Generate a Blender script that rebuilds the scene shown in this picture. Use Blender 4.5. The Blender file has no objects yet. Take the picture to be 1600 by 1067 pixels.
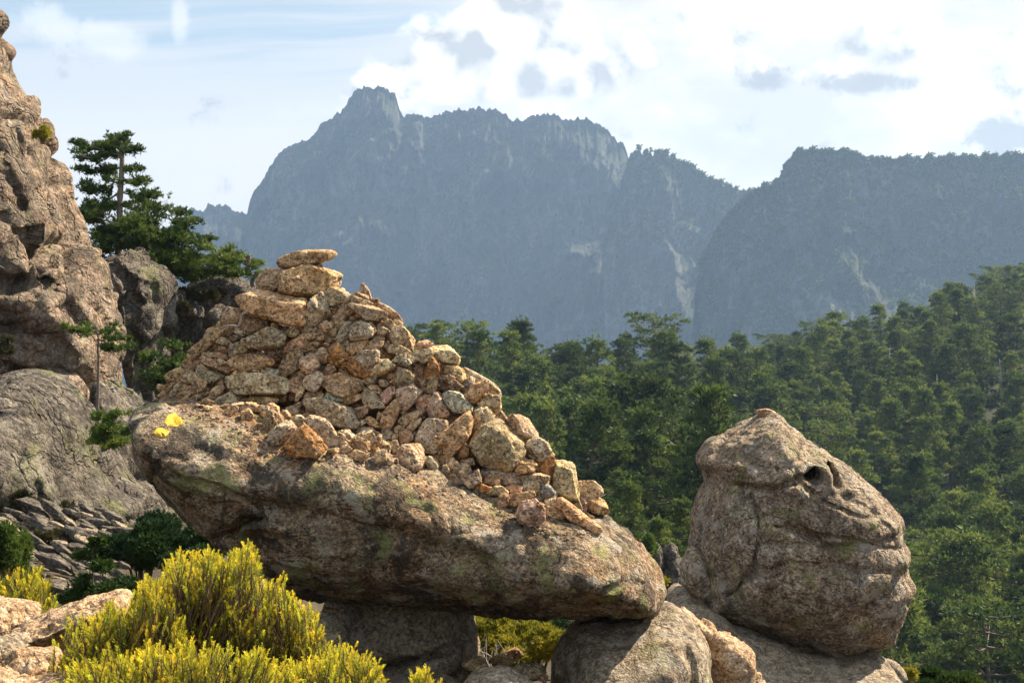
import bpy, math, random
import numpy as np
from mathutils import Vector, noise as mnoise
from mathutils.bvhtree import BVHTree

# ------------------------------------------------------------------ camera, sky, sun, exposure
scene = bpy.context.scene
FPX = 2222.0
cam_d = bpy.data.cameras.new('camera'); cam = bpy.data.objects.new('camera', cam_d)
scene.collection.objects.link(cam)
cam_d.lens = 50; cam_d.sensor_width = 36
cam_d.clip_start = 0.1; cam_d.clip_end = 30000
cam.location = (0, 0, 0); cam.rotation_euler = (math.radians(90), 0, 0)
scene.camera = cam
SUN_AZ, SUN_EL = 54.0, 43.0          # azimuth measured from +Y (view direction) towards +X
EXPOSURE = 1.35
SUN_STRENGTH = 5.0
SKY_STRENGTH = 0.15
HAZE_DENSITY = 0.00013
scene.view_settings.view_transform = 'Standard'
scene.view_settings.look = 'None'
scene.view_settings.gamma = 1.0
scene.view_settings.exposure = EXPOSURE
scene.render.engine = 'CYCLES'
cy = scene.cycles
cy.use_denoising = True
cy.max_bounces = 6; cy.diffuse_bounces = 4; cy.glossy_bounces = 1; cy.transmission_bounces = 3
cy.transparent_max_bounces = 6; cy.volume_bounces = 1
cy.caustics_reflective = False; cy.caustics_refractive = False

sd = bpy.data.lights.new('sun', 'SUN'); so = bpy.data.objects.new('sun', sd)
scene.collection.objects.link(so)
sd.energy = SUN_STRENGTH; sd.angle = math.radians(0.6); sd.color = (1.0, 0.84, 0.62)
az, el = math.radians(SUN_AZ), math.radians(SUN_EL)
sdir = Vector((math.sin(az) * math.cos(el), math.cos(az) * math.cos(el), math.sin(el)))
so.rotation_euler = (-sdir).to_track_quat('-Z', 'Y').to_euler()
so.location = sdir * 50

class NT:
    def __init__(s, tree): s.t = tree; s.n = tree.nodes; s.l = tree.links
    def add(s, typ, **kw):
        n = s.n.new(typ)
        for k, v in kw.items(): setattr(n, k, v)
        return n
    def set(s, sock, v):
        if isinstance(v, bpy.types.NodeSocket): s.l.new(v, sock)
        elif v is not None: sock.default_value = v
    def math(s, op, a, b=None, c=None, clamp=False):
        n = s.add('ShaderNodeMath', operation=op); n.use_clamp = clamp
        s.set(n.inputs[0], a)
        if b is not None: s.set(n.inputs[1], b)
        if c is not None: s.set(n.inputs[2], c)
        return n.outputs[0]
    def vmath(s, op, a, b=None, scale=None):
        n = s.add('ShaderNodeVectorMath', operation=op)
        s.set(n.inputs[0], a)
        if b is not None: s.set(n.inputs[1], b)
        if scale is not None: s.set(n.inputs['Scale'], scale)
        return n.outputs[0]
    def mix(s, f, a, b, typ='MIX'):
        n = s.add('ShaderNodeMix', data_type='RGBA', blend_type=typ)
        s.set(n.inputs[0], f)
        s.set(n.inputs[6], a if isinstance(a, bpy.types.NodeSocket) else (*a, 1) if len(a) == 3 else a)
        s.set(n.inputs[7], b if isinstance(b, bpy.types.NodeSocket) else (*b, 1) if len(b) == 3 else b)
        return n.outputs[2]
    def noise(s, vec, scale, detail=4, rough=0.55, dist=0.0, dims='3D'):
        n = s.add('ShaderNodeTexNoise', noise_dimensions=dims)
        s.set(n.inputs['Vector'], vec); n.inputs['Scale'].default_value = scale
        n.inputs['Detail'].default_value = detail; n.inputs['Roughness'].default_value = rough
        n.inputs['Distortion'].default_value = dist
        return n.outputs['Fac']
    def ss(s, v, a, b, lo=0.0, hi=1.0):     # smoothstep
        n = s.add('ShaderNodeMapRange', interpolation_type='SMOOTHSTEP')
        s.set(n.inputs[0], v)
        for i, q in enumerate((a, b, lo, hi)): n.inputs[i + 1].default_value = q
        return n.outputs[0]

# ---- sky: Nishita air with a thin high veil and backlit cumulus on the sun's side
world = bpy.data.worlds.new("World"); scene.world = world; world.use_nodes = True
world.cycles.sampling_method = 'MANUAL'; world.cycles.sample_map_resolution = 512
W_ = NT(world.node_tree); W_.n.clear()
out = W_.add('ShaderNodeOutputWorld'); bg = W_.add('ShaderNodeBackground')
W_.l.new(bg.outputs[0], out.inputs[0]); bg.inputs[1].default_value = SKY_STRENGTH
sky = W_.add('ShaderNodeTexSky', sky_type='NISHITA'); sky.sun_disc = False
sky.sun_elevation = el; sky.sun_rotation = az
sky.air_density = 1.0; sky.dust_density = 1.5; sky.ozone_density = 1.0; sky.altitude = 1200
tc = W_.add('ShaderNodeTexCoord'); dvec = W_.vmath('NORMALIZE', tc.outputs['Generated'])
sep = W_.add('ShaderNodeSeparateXYZ'); W_.l.new(dvec, sep.inputs[0])
ay = W_.math('ADD', W_.math('ABSOLUTE', sep.outputs[1]), 0.15)
U = W_.math('DIVIDE', sep.outputs[0], ay)      # roughly 1.15 x smaller than the tangent
V = W_.math('DIVIDE', sep.outputs[2], ay)
def comb(x, y, z=0.0):
    n = W_.add('ShaderNodeCombineXYZ'); W_.set(n.inputs[0], x); W_.set(n.inputs[1], y); W_.set(n.inputs[2], z); return n.outputs[0]
uv = comb(U, V)
def uvp(px, py):
    u = (px - 800) / FPX; w = (533 - py) / FPX
    ln = math.sqrt(1 + u * u + w * w); y = 1 / ln
    return u * y / (y + .15), w * y / (y + .15)
def blob(px, py, rx, ry, amp):
    u0, v0 = uvp(px, py)
    du = W_.math('MULTIPLY', W_.math('SUBTRACT', U, u0), FPX * 1.15 / rx)
    dv = W_.math('MULTIPLY', W_.math('SUBTRACT', V, v0), FPX * 1.15 / ry)
    r2 = W_.math('ADD', W_.math('MULTIPLY', du, du), W_.math('MULTIPLY', dv, dv))
    return W_.math('MULTIPLY', W_.math('EXPONENT', W_.math('MULTIPLY', r2, -1.0)), amp)
def total(lst):
    a = lst[0]
    for b in lst[1:]: a = W_.math('ADD', a, b)
    return a
S = 1.0 / SKY_STRENGTH * 0.42      # so that cloud white lands just under display white
def cc(r, g, b): return (r * S, g * S, b * S)
base = sky.outputs[0]
# high thin veil in long flat streaks
wob = W_.math('MULTIPLY', W_.math('SUBTRACT', W_.noise(uv, 3.0, 2), .5), .05)
Vw = W_.math('ADD', V, wob)
st = W_.noise(comb(W_.math('MULTIPLY', U, 1.6), W_.math('MULTIPLY', Vw, 30.0), 3.3), 1.5, 5, .55, .1)
vcol = W_.mix(W_.ss(st, .33, .54), cc(.45, .57, .66), cc(.74, .75, .76))
low = W_.ss(V, 0.115, 0.165, 1.0, 0.0)
vcol = W_.mix(W_.math('MULTIPLY', low, .92), vcol, cc(.92, .85, .79))
vcol = W_.mix(W_.ss(V, 0.02, 0.10, 1.0, 0.0), vcol, cc(.72, .74, .74))
col = W_.mix(.94, base, vcol)
# brightening round the hidden sun's side
glow = W_.ss(total([blob(1180, 60, 480, 230, 1.0), blob(1650, 100, 480, 260, .9)]), .10, .85)
soft = W_.ss(W_.noise(W_.vmath('MULTIPLY', uv, (1, 1.6, 1)), 7, 5, .6), .38, .62)
col = W_.mix(glow, col, W_.mix(soft, cc(.84, .84, .84), cc(1.22, 1.18, 1.12)))
# cumulus
def warped(sc_, amt, v_in):
    w = W_.add('ShaderNodeTexNoise'); W_.l.new(v_in, w.inputs['Vector']); w.inputs['Scale'].default_value = sc_; w.inputs['Detail'].default_value = 4
    return W_.vmath('ADD', v_in, W_.vmath('SCALE', W_.vmath('SUBTRACT', w.outputs['Color'], (.5, .5, .5)), scale=amt))
cuv = warped(12, .035, uv)
def puff(vec):
    a = W_.noise(vec, 13, 10, .60)
    v = W_.add('ShaderNodeTexVoronoi', feature='SMOOTH_F1'); W_.set(v.inputs['Vector'], vec); v.inputs['Scale'].default_value = 34; v.inputs['Smoothness'].default_value = .35
    v2 = W_.add('ShaderNodeTexVoronoi', feature='SMOOTH_F1'); W_.set(v2.inputs['Vector'], vec); v2.inputs['Scale'].default_value = 80; v2.inputs['Smoothness'].default_value = .35
    b = W_.math('ADD', W_.math('MULTIPLY', W_.math('SUBTRACT', .5, v.outputs['Distance']), .40), W_.math('MULTIPLY', W_.math('SUBTRACT', .5, v2.outputs['Distance']), .18))
    return W_.math('ADD', a, b)
d1 = puff(cuv)
d2 = puff(W_.vmath('ADD', cuv, (.010, .009, 0)))
mask = total([blob(600, 140, 95, 42, .42), blob(680, 90, 90, 55, .45), blob(780, 60, 110, 80, .45), blob(900, 90, 130, 100, .45), blob(540, 175, 55, 22, .28), blob(830, 130, 190, 55, .35), blob(800, 0, 130, 40, .40),
              blob(1120, 85, 80, 25, .30), blob(1220, 95, 90, 45, .36), blob(1350, 105, 110, 50, .38), blob(1420, 70, 80, 40, .3), blob(1570, 170, 90, 100, .42), blob(1340, 60, 60, 30, .3), blob(1500, 30, 160, 40, .3)])
q = W_.math('ADD', d1, mask)
dens = W_.ss(q, .84, 1.02)
lit = W_.math('ADD', W_.math('MULTIPLY', W_.math('SUBTRACT', d1, d2), 4.5), .68, clamp=True)
grey = total([blob(1220, 128, 55, 22, .5), blob(1340, 132, 45, 22, .7), blob(1410, 128, 60, 26, .7), blob(1565, 165, 50, 60, .62), blob(1590, 215, 60, 30, .6), blob(690, 58, 45, 20, .6), blob(640, 48, 40, 12, .4), blob(920, 125, 50, 16, .42), blob(790, 88, 40, 12, .35)])
greym = W_.ss(W_.math('ADD', grey, W_.math('MULTIPLY', W_.noise(cuv, 24, 8, .62), 2.8)), 1.62, 2.05)
ccol = W_.mix(lit, cc(.62, .64, .67), cc(1.30, 1.26, 1.20))
col = W_.mix(dens, col, ccol)
col = W_.mix(W_.math('MULTIPLY', greym, .85), col, cc(.50, .52, .56))
# mist streaming off the peak and small wisps upper left
wis = total([blob(150, 58, 80, 30, .42), blob(190, 75, 60, 26, .3), blob(50, 28, 60, 22, .34), blob(280, 26, 15, 46, .42), blob(500, 175, 70, 26, .34), blob(390, 205, 60, 30, .16)])
wd = W_.ss(W_.math('ADD', W_.noise(warped(20, .05, uv), 30, 8, .68), wis), .62, .95)
col = W_.mix(W_.math('MULTIPLY', wd, .75), col, cc(.95, .97, 1.0))
W_.l.new(col, bg.inputs[0])

# ------------------------------------------------------------------ helpers
rng = np.random.default_rng(7)
random.seed(7)
COLL = scene.collection
def W(px, py, Y): return np.array([(px - 800) / FPX * Y, Y, (533.5 - py) / FPX * Y])

_perm = np.random.default_rng(11).permutation(4096)
_g = np.random.default_rng(12).normal(size=(4096, 3)); _g /= np.linalg.norm(_g, axis=1)[:, None]
def gnoise(P):
    P = np.asarray(P, float); i = np.floor(P).astype(np.int64); f = P - i
    u = f * f * f * (f * (f * 6 - 15) + 10); r = 0
    for dx in (0, 1):
        for dy in (0, 1):
            for dz in (0, 1):
                h = _perm[(_perm[(_perm[(i[:, 0] + dx) & 4095] + i[:, 1] + dy) & 4095] + i[:, 2] + dz) & 4095]
                g = _g[h]
                d = g[:, 0] * (f[:, 0] - dx) + g[:, 1] * (f[:, 1] - dy) + g[:, 2] * (f[:, 2] - dz)
                w = (u[:, 0] if dx else 1 - u[:, 0]) * (u[:, 1] if dy else 1 - u[:, 1]) * (u[:, 2] if dz else 1 - u[:, 2])
                r = r + w * d
    return r * 1.6
def fbm(P, oct=4, gain=.5, lac=2.03):
    a, s, r = 1.0, 1.0, 0
    for k in range(oct):
        r = r + a * gnoise(P * s + 17.3 * k); a *= gain; s *= lac
    return r
def ridged(P, oct=4, gain=.5):
    a, s, r = 1.0, 1.0, 0
    for k in range(oct):
        r = r + a * (1 - 2 * np.abs(gnoise(P * s + 9.1 * k))); a *= gain; s *= 2.05
    return r
def blocks(P, edge=.09):
    """granite blocks: every cell a tilted facet, with a joint sunk between cells"""
    i0 = np.floor(P).astype(np.int64); best = np.full(len(P), 1e9); sec = best.copy(); val = np.zeros(len(P))
    for dx in (-1, 0, 1):
        for dy in (-1, 0, 1):
            for dz in (-1, 0, 1):
                c = i0 + (dx, dy, dz); h = _perm[(_perm[(_perm[c[:, 0] & 4095] + c[:, 1]) & 4095] + c[:, 2]) & 4095]
                q = c + .5 + _g[h] * .30; d = np.linalg.norm(P - q, axis=1)
                m = d < best; sec = np.where(m, best, np.minimum(sec, d))
                g = _g[(h * 7 + 3) & 4095]; val = np.where(m, np.einsum('ij,ij->i', P - q, g) + g[:, 0] * .35, val); best = np.where(m, d, best)
    return val, -np.exp(-((sec - best) / edge) ** 2)
def crack(P, w): return -np.exp(-(gnoise(P) / w) ** 2)

def mk_mesh(name, V, F, mat=None, parent=None, smooth=True, col=None, link=True):
    V = np.asarray(V, np.float32); me = bpy.data.meshes.new(name)
    Fs = F if isinstance(F, list) else [F]
    Fs = [np.asarray(f, np.int32) for f in Fs if len(f)]
    me.vertices.add(len(V)); me.vertices.foreach_set('co', V.ravel())
    nl = sum(f.size for f in Fs); npoly = sum(len(f) for f in Fs)
    me.loops.add(nl); me.polygons.add(npoly)
    me.loops.foreach_set('vertex_index', np.concatenate([f.ravel() for f in Fs]))
    ls = []; o = 0
    for f in Fs:
        ls.append(o + np.arange(len(f)) * f.shape[1]); o += f.size
    me.polygons.foreach_set('loop_start', np.concatenate(ls).astype(np.int32))
    me.update(calc_edges=True)
    me.polygons.foreach_set('use_smooth', np.full(npoly, smooth))
    if col is not None:
        a = me.color_attributes.new('tint', 'FLOAT_COLOR', 'POINT')
        a.data.foreach_set('color', np.asarray(col, np.float32).ravel())
    if mat: me.materials.append(mat)
    if not link: return me
    o = bpy.data.objects.new(name, me); COLL.objects.link(o)
    if parent: o.parent = parent
    return o
def recenter(o, c):
    """put a world-built mesh's origin at c"""
    o.data.transform(__import__('mathutils').Matrix.Translation((-c[0], -c[1], -c[2]))); o.location = c
def tag(o, label=None, cat=None, group=None, kind=None):
    if label: o['label'] = label
    if cat: o['category'] = cat
    if group: o['group'] = group
    if kind: o['kind'] = kind
    return o
def empty(name, loc, rz=0, s=1.0):
    o = bpy.data.objects.new(name, None); COLL.objects.link(o); o.location = loc; o.rotation_euler = (0, 0, rz); o.scale = (s, s, s)
    o.empty_display_size = .1
    return o
def vnormals(V, F):
    n = np.cross(V[F[:, 2]] - V[F[:, 0]], V[F[:, 3] if F.shape[1] == 4 else F[:, 1]] - V[F[:, 1] if F.shape[1] == 4 else F[:, 2]])
    if F.shape[1] == 3: n = np.cross(V[F[:, 1]] - V[F[:, 0]], V[F[:, 2]] - V[F[:, 0]])
    N = np.zeros_like(V)
    for k in range(F.shape[1]): np.add.at(N, F[:, k], n)
    return N / (np.linalg.norm(N, axis=1)[:, None] + 1e-12)

def surface_nets(F, org, h):
    nx, ny, nz = F.shape; S_ = F < 0
    cnt = np.zeros((nx - 1, ny - 1, nz - 1), np.int8)
    offs = [(a, b, c) for a in (0, 1) for b in (0, 1) for c in (0, 1)]
    for a, b, c in offs: cnt += S_[a:nx - 1 + a, b:ny - 1 + b, c:nz - 1 + c]
    act = (cnt > 0) & (cnt < 8); I = np.argwhere(act)
    vals = {o: F[I[:, 0] + o[0], I[:, 1] + o[1], I[:, 2] + o[2]] for o in offs}
    acc = np.zeros((len(I), 3)); n = np.zeros(len(I))
    for o in offs:
        for ax in range(3):
            if o[ax] == 0:
                o2 = list(o); o2[ax] = 1; o2 = tuple(o2)
                a, b = vals[o], vals[o2]; m = (a < 0) != (b < 0)
                t = a[m] / (a[m] - b[m]); p = np.tile(np.array(o, float), (m.sum(), 1)); p[:, ax] = t
                acc[m] += p; n[m] += 1
    V = (I + acc / n[:, None]) * h + org
    idx = -np.ones(act.shape, np.int64); idx[act] = np.arange(len(I))
    quads = []
    for ax in range(3):
        s1 = [slice(1, -1)] * 3; s1[ax] = slice(0, -1); s2 = [slice(1, -1)] * 3; s2[ax] = slice(1, None)
        A = S_[tuple(s1)]; B = S_[tuple(s2)]; m = A != B; E = np.argwhere(m); inside = A[m]
        E = E + 1; E[:, ax] -= 1
        b_, c_ = (ax + 1) % 3, (ax + 2) % 3
        q = []
        for db, dc in ((-1, -1), (0, -1), (0, 0), (-1, 0)):
            e = E.copy(); e[:, b_] += db; e[:, c_] += dc; q.append(idx[e[:, 0], e[:, 1], e[:, 2]])
        q = np.stack(q, 1); q[~inside] = q[~inside][:, ::-1]; quads.append(q)
    return V, np.concatenate(quads)

def sdist(poly, X, Z):
    """signed distance to polygon, positive inside"""
    P = np.asarray(poly, float); n = len(P); d = np.full(X.shape, 1e9); ins = np.zeros(X.shape, bool)
    for i in range(n):
        a, b = P[i], P[(i + 1) % n]; e = b - a
        t = np.clip(((X - a[0]) * e[0] + (Z - a[1]) * e[1]) / (e @ e + 1e-12), 0, 1)
        d = np.minimum(d, np.hypot(X - a[0] - t * e[0], Z - a[1] - t * e[1]))
        c = ((a[1] > Z) != (b[1] > Z)) & (X < (b[0] - a[0]) * (Z - a[1]) / (b[1] - a[1] + 1e-12) + a[0])
        ins ^= c
    return np.where(ins, d, -d)
def pdist(pts, X, Z):
    P = np.asarray(pts, float); d = np.full(X.shape, 1e9)
    for a, b in zip(P[:-1], P[1:]):
        e = b - a; t = np.clip(((X - a[0]) * e[0] + (Z - a[1]) * e[1]) / (e @ e + 1e-12), 0, 1)
        d = np.minimum(d, np.hypot(X - a[0] - t * e[0], Z - a[1] - t * e[1]))
    return d
def blur(A, k):
    for _ in range(k):
        B = np.pad(A, 1, mode='edge'); A = (B[:-2, 1:-1] + B[2:, 1:-1] + B[1:-1, :-2] + B[1:-1, 2:] + 2 * B[1:-1, 1:-1]) / 6
    return A
def pts(s): return [tuple(map(float, p.split(','))) for p in s.split()]

def rock_body(name, outline, Y, D, R, h, mat, relief=(), noise=None, Dback=None, parent=None, power=2.0, lean=0.0):
    """a boulder: its outline stands at distance Y, the front and back swell out of it by D and Dback metres"""
    Dback = Dback or D
    sc = Y / FPX
    P = [((x - 800) * sc, (533.5 - y) * sc) for x, y in (pts(outline) if isinstance(outline, str) else outline)]
    A = np.array(P); m = 3 * h
    x0, x1 = A[:, 0].min() - m, A[:, 0].max() + m; z0, z1 = A[:, 1].min() - m, A[:, 1].max() + m
    xs = np.arange(x0, x1 + h, h); zs = np.arange(z0, z1 + h, h)
    X, Z = np.meshgrid(xs, zs, indexing='ij')
    d = sdist(P, X, Z)
    t = np.minimum(d / R, 1.0); t = blur(t, 4)
    rel = np.zeros(X.shape)
    for r in relief:
        kind = r[0]
        q = [((x - 800) * sc, (533.5 - y) * sc) for x, y in pts(r[1])]
        if kind == 'groove':       # ('groove', pts, width px, depth m)
            dd = pdist(q, X, Z); rel -= r[3] * np.exp(-(dd / (r[2] * sc)) ** 2)
        elif kind == 'bulge':      # ('bulge', 'cx,cy', (rx,ry) px, height m)
            dx = (X - q[0][0]) / (r[2][0] * sc); dz = (Z - q[0][1]) / (r[2][1] * sc)
            rel += r[3] * np.exp(-(dx * dx + dz * dz))
        elif kind == 'plate':      # ('plate', polygon, edge px, height m) a stepped-out area
            dd = sdist(q, X, Z) / (r[2] * sc); rel += r[3] * (1 / (1 + np.exp(-np.clip(dd, -8, 8) * 2)))
    ymax = max(D + max(rel.max(), 0), Dback) + 3 * h + abs(lean) * (zs[-1] - zs[0]) / 2
    ys = np.arange(-ymax, ymax + h, h)
    T = (1 - t)[:, None, :]; yy = ys[None, :, None]
    Df = np.maximum(D + rel, .15 * D)[:, None, :]
    yl = yy - lean * (Z - Z.mean())[:, None, :]
    q = np.where(yl < 0, -yl / Df, yl / Dback)
    F = np.abs(T) ** power * np.where(T < 0, 0, 1) + np.abs(q) ** power - 1
    V, Q = surface_nets(F, np.array([xs[0], ys[0] + Y, zs[0]]), h)
    if noise:
        N = vnormals(V, Q); V = V + N * noise(V, N)[:, None]
    o = mk_mesh(name, V, Q, mat, parent)
    o['_b'] = 0; del o['_b']
    return o, V, Q

def tube(path, radii, n=6):
    path = np.asarray(path, float); radii = np.broadcast_to(radii, len(path)); V = []; F = []
    T = np.gradient(path, axis=0); T /= np.linalg.norm(T, axis=1)[:, None] + 1e-9
    ref = np.array([.31, .87, .12]); 
    for p, t, r in zip(path, T, radii):
        a = np.cross(t, ref); a /= np.linalg.norm(a) + 1e-9; b = np.cross(t, a)
        for k in range(n):
            w = 2 * math.pi * k / n; V.append(p + r * (math.cos(w) * a + math.sin(w) * b))
    for i in range(len(path) - 1):
        for k in range(n): F.append((i * n + k, i * n + (k + 1) % n, (i + 1) * n + (k + 1) % n, (i + 1) * n + k))
    return np.array(V), np.array(F)
class Geo:
    def __init__(s): s.V = []; s.F = {3: [], 4: []}; s.n = 0; s.C = []
    def add(s, V, F, c=None):
        F = np.asarray(F); s.V.append(np.asarray(V)); s.F[F.shape[1]].append(F + s.n); s.n += len(V)
        if c is not None: s.C.append(np.broadcast_to(np.asarray(c, float), (len(V), 4)))
    def get(s):
        return np.concatenate(s.V), [np.concatenate(s.F[k]) for k in (3, 4) if s.F[k]]
    def build(s, name, mat, parent=None, smooth=True, link=True):
        V, F = s.get(); return mk_mesh(name, V, F, mat, parent, smooth, np.concatenate(s.C) if s.C else None, link)

def needles(C, dirs, k, length, width, spread, rg, up=.3, face=None):
    """k narrow blades round each tuft centre C, mostly along dirs"""
    n = len(C); C = np.repeat(C, k, 0); D = np.repeat(dirs, k, 0) + rg.normal(size=(n * k, 3)) * spread; D[:, 2] += up
    D /= np.linalg.norm(D, axis=1)[:, None]
    L = length * rg.uniform(.6, 1.15, (n * k, 1)); s = np.cross(D, rg.normal(size=D.shape) if face is None else np.repeat(face, k, 0) + rg.normal(size=D.shape) * .35); s /= np.linalg.norm(s, axis=1)[:, None] + 1e-9
    b = C - D * L * .15
    V = np.stack([b - s * width * .35, b + D * L * .55 - s * width * .5, b + D * L, b + D * L * .5 + s * width * .5], 1).reshape(-1, 3)
    F = np.arange(n * k * 4).reshape(-1, 4)
    return V, F
# ------------------------------------------------------------------ materials
def new_mat(name):
    m = bpy.data.materials.new(name); m.use_nodes = True; m.node_tree.nodes.clear()
    n = NT(m.node_tree); o = n.add('ShaderNodeOutputMaterial'); b = n.add('ShaderNodeBsdfPrincipled')
    n.l.new(b.outputs[0], o.inputs[0]); b.inputs['Specular IOR Level'].default_value = .25
    return m, n, b, o
def granite(name, c1, c2, c3=None, speck=95.0, speck_amt=.55, lichen=0.0, green=0.0, black=0.0, big=1.2, bump=.5, scale=1.0, use_obj_color=False, strata=0.0, rust=0.0, crackb=0.0, run=0.0, flake=.35):
    m, n, b, o = new_mat(name)
    tc = n.add('ShaderNodeTexCoord'); oi = n.add('ShaderNodeObjectInfo')
    off = n.vmath('SCALE', (37.0, 91.0, 53.0), scale=oi.outputs['Random'])
    vec = n.vmath('ADD', tc.outputs['Object'], off) if use_obj_color else tc.outputs['Object']
    vec = n.vmath('SCALE', vec, scale=scale)
    big_n = n.noise(vec, big, 5, .6, .6)
    col = n.mix(n.ss(big_n, .35, .65), c1, c2)
    if c3: col = n.mix(n.ss(n.noise(vec, big * 2.3, 6, .65, .4), .48, .68), col, c3)
    if use_obj_color: col = n.mix(1.0, col, oi.outputs['Color'], 'MULTIPLY')
    if rust: col = n.mix(n.math('MULTIPLY', n.ss(n.noise(vec, big * 1.6, 5, .6, 1.0), .55, .7), rust), col, (.30, .13, .05))
    # grains
    v = n.add('ShaderNodeTexVoronoi'); n.set(v.inputs['Vector'], vec); v.inputs['Scale'].default_value = speck
    vb = n.add('ShaderNodeTexVoronoi'); n.set(vb.inputs['Vector'], n.vmath('MULTIPLY', vec, (1.0, 1.0, 1.4))); vb.inputs['Scale'].default_value = speck * .42
    vbs = n.add('ShaderNodeSeparateColor'); n.l.new(vb.outputs['Color'], vbs.inputs[0])
    col = n.mix(1.0, col, n.mix(vbs.outputs[2], (.72, .72, .74), (1.28, 1.27, 1.22)), 'MULTIPLY')
    vs = n.add('ShaderNodeSeparateColor'); n.l.new(v.outputs['Color'], vs.inputs[0])
    dark = n.ss(vs.outputs[0], .76, .84); lite = n.ss(vs.outputs[1], .68, .80)
    col = n.mix(n.math('MULTIPLY', dark, speck_amt), col, (.06, .045, .035))
    col = n.mix(n.math('MULTIPLY', lite, speck_amt * .55), col, (.62, .50, .36))
    fine = n.noise(vec, 34, 5, .7)
    col = n.mix(1.0, col, n.mix(n.ss(fine, .30, .70), (.50, .50, .50), (1.50, 1.50, 1.50)), 'MULTIPLY')
    dirt = n.noise(vec, 9, 6, .7)
    col = n.mix(1.0, col, n.mix(n.ss(dirt, .32, .62), (.62, .58, .54), (1.15, 1.15, 1.15)), 'MULTIPLY')
    if strata:
        mp = n.vmath('MULTIPLY', vec, (.5, .5, 5.0)); sn = n.noise(mp, 1.3, 5, .6, .5)
        col = n.mix(n.math('MULTIPLY', n.ss(sn, .45, .62), strata), col, (.10, .085, .07))
    if run:
        rn = n.noise(n.vmath('MULTIPLY', vec, (1.0, 1.0, .10)), 3.2, 5, .6, .4)
        col = n.mix(n.math('MULTIPLY', n.ss(rn, .54, .66), run), col, (.07, .062, .055))
    if black:
        f = n.math('ADD', n.noise(vec, 2.6, 7, .68, .3), n.math('MULTIPLY', n.noise(vec, 26, 4, .7), .28))
        col = n.mix(n.math('MULTIPLY', n.ss(f, .645, .685), black), col, (.035, .032, .028))
    if lichen:
        f = n.math('ADD', n.noise(vec, 4.5, 6, .6, .5), n.math('MULTIPLY', n.noise(vec, 40, 3, .6), .18))
        col = n.mix(n.math('MULTIPLY', n.ss(f, .66, .70), lichen), col, (.44, .40, .33))
    if green:
        f = n.math('ADD', n.noise(n.vmath('ADD', vec, (5.2, 1.3, 8.8)), 3.0, 6, .62, .6), n.math('MULTIPLY', n.noise(vec, 55, 3, .6), .26))
        col = n.mix(n.math('MULTIPLY', n.ss(f, .69, .78), green), col, (.27, .29, .10))
    n.l.new(col, b.inputs['Base Color']); b.inputs['Roughness'].default_value = .92
    bh = n.math('ADD', n.math('MULTIPLY', n.noise(vec, 11, 8, .68), 1.0), n.math('MULTIPLY', n.noise(vec, 60, 4, .7), .35))
    bh = n.math('ADD', bh, n.math('MULTIPLY', v.outputs['Distance'], -.25))
    if flake:
        fn_ = n.noise(vec, 2.7, 4, .55, .5); fn2 = n.noise(vec, 7.5, 4, .55, .4)
        bh = n.math('ADD', bh, n.math('MULTIPLY', n.math('ADD', n.ss(fn_, .485, .515), n.math('MULTIPLY', n.ss(fn2, .51, .535), .5)), flake))
    if crackb:
        wn = n.add('ShaderNodeTexNoise'); n.set(wn.inputs['Vector'], vec); wn.inputs['Scale'].default_value = 2.2; wn.inputs['Detail'].default_value = 5
        wvv = n.vmath('ADD', vec, n.vmath('SCALE', wn.outputs['Color'], scale=.55))
        def vor(mul, sc_, hi):
            v_ = n.add('ShaderNodeTexVoronoi', feature='DISTANCE_TO_EDGE'); n.set(v_.inputs['Vector'], n.vmath('MULTIPLY', wvv, mul)); v_.inputs['Scale'].default_value = sc_
            return n.ss(v_.outputs['Distance'], 0.0, hi)
        cr = vor((.7, .7, 1.3), .9, .014); cr2 = vor((1.2, 1.0, .6), 1.7, .016)
        bh = n.math('ADD', bh, n.math('MULTIPLY', n.math('MULTIPLY', cr, cr2), crackb))
    bp = n.add('ShaderNodeBump'); bp.inputs['Strength'].default_value = bump; bp.inputs['Distance'].default_value = .05 / scale
    n.l.new(bh, bp.inputs['Height']); n.l.new(bp.outputs[0], b.inputs['Normal'])
    return m
M_stone = granite('cairn stone', (.95, .90, .84), (1.12, 1.05, .98), (.78, .60, .42), speck=72, speck_amt=.7, big=4.0, bump=.7, use_obj_color=True, lichen=.15)
M_slab = granite('lichened granite', (.29, .225, .155), (.25, .155, .085), (.34, .29, .225), speck=60, speck_amt=.6, lichen=.6, green=.6, black=.72, big=1.5, bump=.9, rust=.5)
M_mono = granite('weathered granite', (.46, .375, .29), (.42, .31, .215), (.49, .44, .37), speck=55, speck_amt=.6, lichen=.7, green=.65, black=.35, big=.9, bump=1.1, scale=.8, crackb=.45, rust=.3, run=.35, flake=.5)
M_supp = granite('grey granite', (.33, .27, .20), (.27, .22, .16), (.40, .34, .27), speck=65, speck_amt=.5, lichen=.5, green=.3, black=.4, big=1.2, bump=.7, rust=.2)
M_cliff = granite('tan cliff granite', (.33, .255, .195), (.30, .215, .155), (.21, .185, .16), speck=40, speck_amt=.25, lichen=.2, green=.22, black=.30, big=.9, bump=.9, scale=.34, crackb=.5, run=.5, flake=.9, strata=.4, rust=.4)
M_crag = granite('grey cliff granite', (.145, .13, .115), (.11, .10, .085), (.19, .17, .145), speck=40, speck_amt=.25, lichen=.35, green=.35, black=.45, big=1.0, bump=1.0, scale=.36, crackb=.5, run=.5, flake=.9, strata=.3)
M_warm = granite('sunlit tan granite', (.50, .35, .22), (.44, .28, .16), (.52, .42, .31), speck=80, speck_amt=.45, big=2.0, bump=.7, green=.1)

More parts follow.
